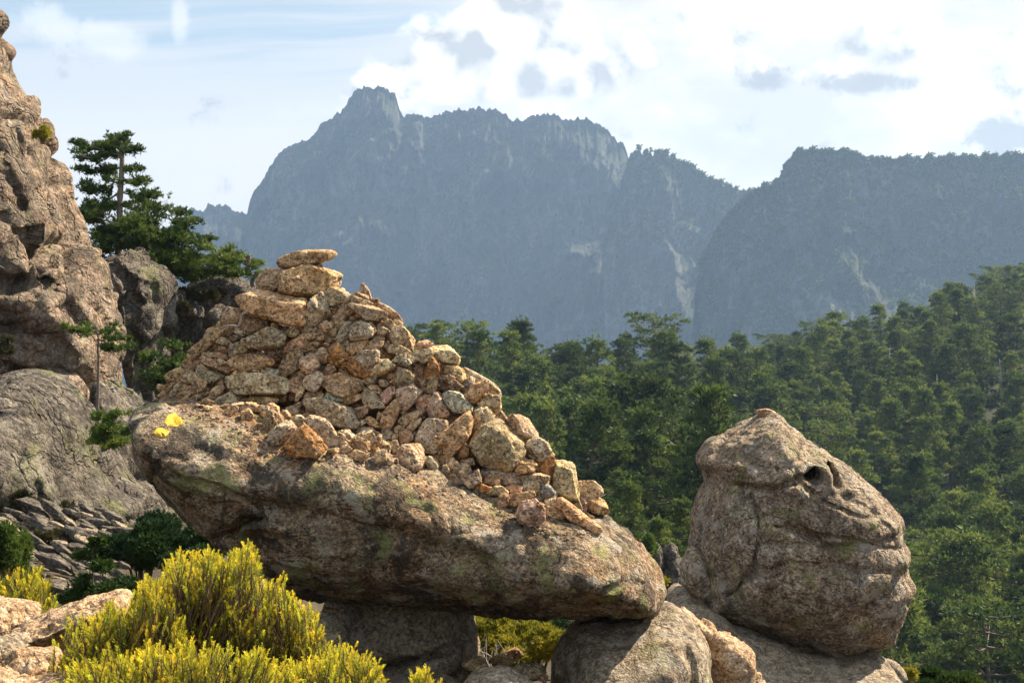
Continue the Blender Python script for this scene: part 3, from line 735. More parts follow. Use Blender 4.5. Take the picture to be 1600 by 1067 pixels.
B2 = [(240, 400, 215, 330, .5, 100, 20), (240, 395, 250, 322, -.4, 100, 20), (245, 395, 275, 335, .4, 110, 20), (245, 398, 300, 350, -.4, 90, 18), (240, 402, 208, 352, -.3, 90, 20), (245, 400, 308, 368, .4, 70, 15), (240, 402, 235, 350, -.7, 110, 24),
      (245, 404, 290, 378, -.6, 110, 22), (245, 406, 318, 392, -.3, 100, 17), (240, 405, 212, 385, .5, 70, 20), (245, 410, 330, 405, .2, 110, 18), (245, 410, 300, 412, -.6, 120, 22), (245, 410, 270, 395, -.8, 120, 24), (250, 414, 345, 422, .4, 90, 15), (250, 415, 290, 425, -.3, 90, 18)]
B3 = [(390, 405, 330, 398, 0, 60, 14), (388, 402, 352, 388, .3, 40, 13), (385, 404, 315, 412, -.3, 80, 16), (390, 418, 345, 420, -.4, 50, 14), (390, 415, 400, 412, .2, 22, 10), (388, 425, 352, 428, .3, 40, 12), (392, 430, 404, 428, 0, 16, 8), (388, 400, 362, 402, .3, 36, 12)]
crag_tree('pine_tree', 'tall old pine with bare grey trunk top beside the cliff', 44, '184,425 186,380 187,330 190,270 191,218', B1, M_pine_near, .17, seed=21, tr_r=(6, 3.4), trunk_mat=M_bark2)
crag_tree('pine_tree', 'low spreading wind-swept pine on top of the crag', 43, '236,425 240,400 248,380', B2, M_pine_near, .17, seed=22)
crag_tree('pine_tree', 'small wind-bent pine with twisted trunk at the crag edge', 42, '396,448 394,432 386,420 391,400 386,401', B3, M_pine_near, .15, seed=23, tr_r=(4, 2))
B4 = [(152, 520, 112, 512, -.1, 26, 10), (152, 518, 128, 508, .2, 20, 9), (152, 522, 168, 512, .2, 16, 8), (152, 530, 195, 525, .1, 16, 8), (152, 538, 205, 543, -.1, 22, 8), (152, 540, 180, 540, -.2, 12, 7)]
crag_tree('pine_tree', 'slender young pine with bare trunk standing against the cliff foot', 23, '152,672 153,620 154,570 153,520', B4, M_pine_near, .095, seed=24, tr_r=(3.2, 1.2), trunk_mat=M_bark)
B5 = [(165, 690, 150, 650, .2, 70, 14), (165, 690, 185, 648, -.2, 70, 14), (165, 690, 215, 664, .1, 70, 13), (165, 692, 200, 685, -.2, 60, 14), (165, 692, 148, 680, .2, 50, 13), (165, 690, 175, 665, -.3, 70, 16)]
crag_tree('small_pine', 'bushy little pine growing at the foot of the slender pine', 22.4, '163,705 165,690 168,670', B5, M_pine_near, .09, seed=25)
B6 = [(262, 610, 232, 556, .3, 90, 16), (262, 610, 285, 560, .2, 100, 17), (262, 610, 270, 552, -.3, 90, 18), (262, 610, 245, 590, -.4, 90, 20), (262, 610, 290, 592, .2, 80, 18), (262, 610, 300, 575, .4, 60, 14)]
crag_tree('small_pine', 'green bushy pine wedged in rocks left of the cairn', 34, '258,635 262,605 264,580', B6, M_pine_near, .14, seed=26)
# ------------------------------------------------------------------ great boulders and cliffs
def nz(a1, s1, a2, s2, c=0, cs=1, cw=.06, st=(1, 1, 1), oct=5, ca=0, cas=1, bl=0, bs=1, je=.35, ph=7, sec=.38):
    st = np.array(st, float)
    def f(P, N):
        r = a1 * fbm(P * s1 * st, 3) + a2 * fbm(P * s2, oct)
        if c: r = r + c * crack(P * cs * st + 3.7, cw) * (.5 + .5 * gnoise(P * cs * .7 + 8))
        if ca: r = r + ca * crack(P * cas * st[::-1] + 13.7, cw)
        if bl:
            wp = np.stack([gnoise(P * bs * 1.4 + 5), gnoise(P * bs * 1.4 + 25), gnoise(P * bs * 1.4 + 45)], 1) * .28
            for q, a_ in ((1.0, 1.0), (2.6, sec)):
                v, e = blocks(P * bs * q * st + wp + q * ph); r = r + bl * a_ * (v * .8 + je * e)
        return r
    return f
def finish(o, loc, label, cat='boulder'):
    recenter(o, loc); tag(o, label, cat)
slab, SV, SQ = rock_body('boulder',
    '236,636 272,624 308,622 422,634 560,672 700,720 800,756 900,786 950,806 985,832 1012,866 1034,895 1041,925 1036,952 1022,966 960,972 860,970 760,962 660,952 560,946 500,942 441,915 400,880 358,850 333,832 304,800 274,764 252,732 239,700 236,664',
    11.6, 1.25, .62, .02, M_slab,
    relief=[('groove', '312,848 335,828 370,813 408,803 422,784 450,780', 5, .22), ('bulge', '385,850', (50, 30), .20), ('plate', '200,600 700,690 980,800 960,850 800,830 640,800 540,790 430,780 415,800 330,835 180,800', 26, .14),
            ('bulge', '450,860', (120, 50), .12), ('bulge', '900,880', (120, 60), .15), ('groove', '265,688 300,700 350,725 400,735 430,750', 5, .06), ('groove', '820,905 880,895 960,880 1010,880', 6, .05),
            ('bulge', '520,735', (120, 20), .06), ('groove', '420,760 560,772 650,800 760,850', 14, .08), ('bulge', '455,792', (38, 14), .10)],
    noise=nz(.035, 1.6, .020, 6, bl=.045, bs=1.1, je=.4), Dback=1.1, lean=-.32)
bvh_slab = BVHTree.FromPolygons([tuple(v) for v in SV], [tuple(q) for q in SQ])
finish(slab, W(620, 960, 11.6), 'huge overhanging granite boulder carrying the stone pile')
# two yellow painted trail marks on its left end
def paint(poly, seed):
    A = np.array(pts(poly)); cx, cy_ = A.mean(0); n = 44; V = []; F = []
    rays = 72; rings = 12
    for i in range(rings + 1):
        for k in range(rays):
            a = 2 * math.pi * k / rays; d = np.array([math.cos(a), math.sin(a)]); best = 1e9
            for p, q in zip(A, np.roll(A, -1, 0)):
                e = q - p; den = d[0] * e[1] - d[1] * e[0]
                if abs(den) > 1e-9:
                    t = ((p[0] - cx) * e[1] - (p[1] - cy_) * e[0]) / den; s = ((p[0] - cx) * d[1] - (p[1] - cy_) * d[0]) / den
                    if t > 0 and -1e-6 <= s <= 1 + 1e-6: best = min(best, t)
            rad = best * (i / rings) * (1 + (.10 * mnoise.noise(Vector((k * .5, seed, 0))) * i / rings + .10 * mnoise.noise(Vector((k * 2.7, seed, 5))) * (i == rings)))
            p = W(cx + d[0] * rad, cy_ + d[1] * rad, 1.0); hit = bvh_slab.ray_cast(Vector((0, 0, 0)), Vector(p).normalized())
            V.append(np.array(hit[0]) + np.array(hit[1]) * (.0015 if i == rings else .0035) if hit[0] else W(cx, cy_, 10.8))
            if i: F.append((len(V) - 1, (i) * rays + (k + 1) % rays, (i - 1) * rays + (k + 1) % rays, len(V) - 1 - rays))
    V = np.array(V); V = V + (fbm(V * 30, 2) * .0004)[:, None]
    o = mk_mesh('paint_mark', V, np.array(F), M_paint); return o
for poly, sd_, lb in (('256,660 262,649 272,645 284,654 285,662 275,667 263,665', 1, 'upper rounded yellow paint mark'), ('239,676 246,669 252,668 266,674 258,683 250,684 242,680', 2, 'lower slanted yellow paint mark')):
    o = paint(poly, sd_); o.parent = slab; o.matrix_parent_inverse = __import__('mathutils').Matrix.Translation([-c for c in slab.location]); o['label'] = lb

mono, MV, MQ = rock_body('boulder',
    '1196,643 1214,646 1230,660 1250,676 1272,690 1290,705 1312,718 1340,744 1360,758 1372,775 1390,790 1402,806 1400,830 1409,855 1408,880 1420,910 1412,940 1400,975 1392,1005 1366,1014 1340,1012 1310,1028 1280,1026 1240,1012 1214,1000 1180,985 1150,975 1120,965 1090,962 1084,920 1078,880 1074,850 1080,810 1088,780 1100,752 1098,735 1088,722 1092,708 1110,690 1140,672 1165,656 1180,648',
    18, 1.35, .95, .021, M_mono,
    relief=[('bulge', '1150,715', (60, 36), .15), ('bulge', '1120,800', (38, 70), .12), ('bulge', '1210,690', (38, 40), .18), ('groove', '1092,738 1130,745 1175,748 1215,735 1250,728', 4, .15), ('groove', '1140,745 1160,790 1155,830 1150,870 1120,910', 2.5, .12),
            ('bulge', '1275,730', (26, 14), .12), ('bulge', '1245,731', (9, 8), -1.15), ('groove', '1150,760 1170,800 1150,850 1130,900', 2.5, .07), ('groove', '1180,800 1230,815 1290,818 1340,835 1395,845', 2.5, .08), ('groove', '1230,745 1260,770 1310,790 1340,792', 2.5, .07), ('groove', '1240,905 1300,925 1350,890 1400,870', 2.5, .06), ('groove', '1165,870 1200,850 1250,860', 2.2, .05), ('groove', '1277,720 1281,732 1279,744', 4.5, .6), ('bulge', '1263,722', (9, 18), .20), ('bulge', '1330,775', (40, 24), .12), ('bulge', '1320,800', (52, 16), .10),
            ('groove', '1200,800 1260,832 1330,828 1390,818', 6, .10), ('groove', '1150,830 1180,825 1230,830', 5, .06), ('bulge', '1200,900', (70, 60), .10), ('plate', '1230,980 1280,930 1340,890 1420,860 1440,1040 1230,1040', 8, -.16), ('groove', '1290,760 1350,768 1395,800', 4, .06),
            ('bulge', '1385,862', (22, 16), .14), ('groove', '1110,960 1180,975 1240,995', 6, .1), ('groove', '1300,735 1290,760 1340,790', 5, .08)],
    noise=nz(.035, 1.1, .024, 5, bl=.06, bs=.62, st=(.9, .9, 1.15), je=.5), Dback=1.2)
finish(mono, W(1250, 1020, 18), 'tall face-like granite boulder with two dark hollows')
bvh_mono = BVHTree.FromPolygons([tuple(v) for v in MV], [tuple(q) for q in MQ])
def R(label, outline, Y, D, Rr, h, mat, relief=(), noise=None, cat='boulder', name='boulder', **kw):
    o, V, Q = rock_body(name, outline, Y, D, Rr, h, mat, relief, noise, **kw)
    A = np.array(pts(outline)); finish(o, W(A[:, 0].mean(), A[:, 1].max(), Y), label, cat); return o, V, Q
R('dark knobbly rock tucked against the left side of the face-like boulder', '1062,880 1072,860 1085,850 1110,870 1125,900 1120,940 1100,950 1078,930 1062,910', 17.6, .4, .3, .025, M_mono, noise=nz(.03, 2, .02, 6))
R('low grey plinth rock under the face-like boulder', '1040,935 1070,915 1110,930 1140,955 1200,985 1260,1005 1330,1010 1362,1015 1382,1036 1400,1062 1420,1110 1060,1120 1050,1000', 17.9, 1.7, .6, .035, M_supp,
  relief=[('bulge', '1200,1030', (60, 30), .25), ('groove', '1130,985 1180,1030 1200,1070', 6, .12), ('groove', '1350,1020 1330,1067', 5, .1)], noise=nz(.06, 1.1, .03, 5, .06, .7, .06))
R('rounded grey boulder propping the right end of the huge boulder', '858,1140 862,1030 880,995 910,972 960,966 1020,952 1052,945 1078,965 1098,992 1106,1030 1112,1140', 11.7, .95, .5, .022, M_supp,
  relief=[('bulge', '960,1030', (75, 50), .16), ('groove', '1050,962 1066,1010 1062,1067', 6, .12), ('bulge', '1085,1010', (18, 40), .08)], noise=nz(.03, 1.8, .018, 6, .03, 1.2, .06))
R('sharp tan wedge rock behind the propping boulder', '1056,947 1072,950 1096,965 1118,978 1124,1000 1122,1008 1108,1010 1096,1000 1076,975', 12.4, .22, .1, .012, M_warm, noise=nz(.012, 4, .008, 12, bl=.035, bs=4, je=.25))
R('squat pinkish block beside the propping boulder', '1106,1075 1110,1010 1108,1000 1118,984 1140,990 1168,1006 1182,1022 1180,1050 1172,1090 1110,1095', 12.2, .3, .18, .014, M_warm, noise=nz(.012, 3, .008, 9, bl=.035, bs=4, je=.25))
R('small tan rock low between the block and the plinth', '1168,1060 1185,1048 1200,1070 1210,1110 1160,1110', 12.6, .2, .12, .02, M_warm, noise=nz(.012, 4, .008, 12, bl=.035, bs=4, je=.25))
R('dark weathered rock in the shade under the huge boulder', '516,1140 520,1000 502,960 512,900 620,890 715,900 738,945 748,985 752,1015 742,1060 748,1140', 12.3, .75, .45, .024, M_supp,
  relief=[('groove', '520,1010 600,1020 660,1000 720,985 745,950', 8, .2), ('groove', '560,1060 640,1050 700,1040 745,1010', 7, .16), ('bulge', '670,985', (50, 22), .14)], noise=nz(.035, 1.7, .02, 6, .03, 1.4, .06))
R('pale pointed grey block at the left under the huge boulder', '486,1010 490,975 500,955 522,953 532,975 545,1000 552,1030 548,1100 500,1100', 11.0, .2, .12, .014, M_supp, noise=nz(.012, 3, .008, 10, bl=.035, bs=4, je=.25))
R('flat pale rock lying in front of the dark gap', '716,1075 730,1056 760,1048 790,1046 815,1054 838,1066 860,1090 720,1100', 10.2, .3, .12, .016, M_supp, noise=nz(.012, 3, .008, 9, bl=.035, bs=4, je=.25))
R('low rounded dark rock behind the heath, right of the pale block', '536,1100 560,1062 600,1052 650,1060 690,1056 722,1075 720,1130 540,1130', 11.2, .4, .2, .02, M_supp, noise=nz(.02, 3, .012, 8))
# sunlit rocks bottom left
for lb, ol, Y, D, rr in (
 ('pale sunlit boulder at the bottom left corner, topmost of three', '-60,940 -20,934 20,938 45,944 58,960 60,972 40,985 10,990 -60,992', 8.6, .3, .14),
 ('long slanting sunlit slab behind the heath at bottom left', '14,992 30,978 60,965 95,952 130,938 165,930 190,925 204,936 205,950 196,962 160,975 90,1010 30,1020', 8.0, .34, .13),
 ('small orange sunlit rock at the left edge', '-40,960 -5,962 8,968 14,985 8,1000 -10,1004 -40,1000', 7.6, .14, .08),
 ('flat cream rock between the slab and the dark block', '-10,998 8,986 30,992 50,1006 40,1018 0,1022 -12,1015', 7.4, .18, .07),
 ('squared brown block in the bottom left corner', '8,1022 40,1010 78,1014 90,1030 84,1060 70,1068 20,1066 6,1050', 6.6, .2, .09),
 ('dark brown rock at the very left bottom edge', '-60,1000 -20,996 2,1004 12,1020 10,1036 -10,1045 -60,1050', 6.5, .18, .09),
 ('low broken rock under the squared brown block', '-40,1045 10,1040 60,1062 110,1056 150,1075 150,1130 -40,1130', 6.4, .3, .12)):
    R(lb, ol, Y, D, rr, .011, M_warm if 'dark' not in lb else M_supp, noise=nz(.012, 3.5, .008, 10, bl=.035, bs=4, je=.25))
R('small grey rock at the forest edge right of the plinth', '1376,1040 1384,1030 1396,1028 1410,1042 1420,1060 1380,1075', 20, .3, .12, .03, M_supp, noise=nz(.02, 3, .015, 8))
# the left cliff, in masses
CN = nz(.24, .16, .11, .9, bl=.42, bs=.30, st=(.85, .85, 1.2), je=.7, ph=11.3, sec=.26)
cl, CV, CQ = R('towering tan granite cliff at the left edge',
  '-420,-260 -60,-200 -34,-60 -10,0 6,28 8,52 16,72 18,92 26,118 40,138 56,155 78,172 90,194 104,212 112,250 117,290 120,318 126,334 136,356 142,378 148,400 156,414 168,446 180,480 188,515 194,560 190,620 176,668 160,700 140,760 120,820 -420,820',
  34, 5.0, 3.2, .085, M_cliff,
  relief=[('groove', '0,125 20,160 60,215 100,270 125,300', 9, .7), ('groove', '0,440 60,445 100,450 140,470 170,520', 10, .8), ('plate', '-400,440 60,440 140,470 175,540 160,660 -400,700', 20, -.8), ('groove', '0,500 60,505 130,530 160,560', 6, .5), ('bulge', '60,330', (80, 90), .9), ('bulge', '-40,80', (60, 110), .9), ('groove', '70,250 95,330 120,420 150,500', 3, .6), ('groove', '0,215 40,235 70,290 75,360', 3, .5), ('groove', '10,340 60,370 110,375', 3, .4), ('groove', '0,560 70,570 140,600', 3, .5), ('plate', '-400,500 70,480 150,520 170,680 -400,690', 12, -.7),
          ('groove', '0,290 50,310 90,335 130,345', 5, .3), ('groove', '30,380 80,365 110,345 118,310', 6, .35), ('groove', '0,40 20,70 30,120', 6, .5), ('groove', '40,150 70,200 85,260', 5, .4)], noise=CN, cat='cliff', name='cliff', Dback=1.6)
CN2 = nz(.15, .3, .08, 1.1, bl=.30, bs=.5, st=(1.2, 1, .8))
R('smooth grey granite slab at the cliff foot', '-300,560 0,588 30,583 62,584 88,598 104,616 122,640 140,664 152,684 168,712 186,738 212,762 236,778 236,800 210,850 -300,900', 25, 2.6, 1.3, .05, M_crag,
  relief=[('groove', '20,650 60,640 100,645 125,655', 5, .25), ('groove', '122,735 132,770 150,800', 5, .2), ('bulge', '60,720', (70, 60), .5)], noise=nz(.12, .5, .04, 2, bl=.13, bs=.4, st=(1, 1, .7)), cat='cliff', name='cliff_slab')
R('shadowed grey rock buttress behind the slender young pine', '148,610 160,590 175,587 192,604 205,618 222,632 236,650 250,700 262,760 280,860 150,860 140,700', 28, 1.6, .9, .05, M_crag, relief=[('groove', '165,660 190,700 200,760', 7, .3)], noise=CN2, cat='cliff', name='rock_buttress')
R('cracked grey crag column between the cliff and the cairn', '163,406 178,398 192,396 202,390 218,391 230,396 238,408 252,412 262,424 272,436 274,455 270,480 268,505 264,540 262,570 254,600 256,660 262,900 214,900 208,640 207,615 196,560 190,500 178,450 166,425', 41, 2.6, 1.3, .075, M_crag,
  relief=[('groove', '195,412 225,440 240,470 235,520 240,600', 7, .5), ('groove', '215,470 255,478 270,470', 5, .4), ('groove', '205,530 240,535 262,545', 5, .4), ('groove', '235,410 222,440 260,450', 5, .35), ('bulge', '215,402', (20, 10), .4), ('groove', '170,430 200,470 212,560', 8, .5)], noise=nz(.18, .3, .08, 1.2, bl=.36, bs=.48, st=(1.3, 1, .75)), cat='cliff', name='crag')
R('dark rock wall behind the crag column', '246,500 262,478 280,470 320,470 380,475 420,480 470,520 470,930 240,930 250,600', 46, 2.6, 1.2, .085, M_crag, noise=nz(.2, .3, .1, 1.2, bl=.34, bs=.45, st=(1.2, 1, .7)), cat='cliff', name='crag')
for lb, ol, Y in (
 ('rounded lichened outcrop under the wind-bent pine', '296,445 310,432 340,426 362,424 384,440 402,452 420,480 430,520 300,520 290,470', 45),
 ('grey knob right of the crag column top', '262,452 280,446 296,452 300,470 318,480 320,500 270,505 260,480', 43),
 ('smooth grey boulder left of the cairn top', '322,500 334,484 352,480 372,482 396,494 400,512 380,525 330,520', 42.4),
 ('small grey rock beside the cairn flank', '352,505 366,498 384,505 398,520 396,545 360,540', 41.6)):
    R(lb, ol, Y, 1.0, .5, .06, M_crag, noise=nz(.10, .5, .05, 1.6, bl=.16, bs=.8), cat='rock outcrop', name='rock_outcrop')
# fallen rocks in the forest clearing
for k, (ol, lb) in enumerate((('1006,905 1012,858 1022,838 1032,850 1038,880 1030,930', 'pointed grey pinnacle in the distant rock pile'), ('1028,900 1036,858 1046,842 1056,852 1060,872 1066,900 1052,935', 'upright grey block in the distant rock pile'), ('1050,910 1058,880 1070,872 1080,890 1080,930', 'squat rock at the right of the distant rock pile'),
    ('1028,950 1036,905 1052,895 1068,905 1070,950', 'dark boulder at the base of the distant rock pile'), ('1000,900 1006,880 1020,885 1026,925 1004,930', 'low rock at the left of the distant rock pile'))):
    R(lb, ol, 62 + k * .5, 1.0, .4, .07, M_crag, noise=nz(.12, .6, .06, 2, bl=.2, bs=.8, st=(1.4, 1, .5)), cat='rock', name='rock')
# gorse-green lumps handled with the shrubs
# ------------------------------------------------------------------ the stone pile, every stone its own
ORG = {'A': (350, 380), 'B': (500, 430), 'C': (230, 480), 'D': (230, 550), 'E': (400, 500), 'F': (400, 600), 'G': (560, 520), 'H': (560, 620), 'I': (700, 560), 'J': (680, 680), 'K': (780, 700)}
TINT = {'t': (.46, .34, .225), 'o': (.50, .325, .185), 'g': (.44, .36, .275), 'd': (.24, .155, .095), 'r': (.40, .25, .16), 'p': (.56, .43, .29), 'w': (.50, .49, .41), 'b': (.27, .29, .31), 'u': (.40, .20, .07), 'v': (.37, .30, .185), 'k': (.47, .31, .235)}
CNAME = {'t': 'tan', 'o': 'ochre', 'g': 'grey', 'd': 'dark brown', 'r': 'reddish', 'p': 'pale', 'w': 'whitish', 'b': 'bluish grey', 'u': 'rusty', 'v': 'olive', 'k': 'pinkish'}
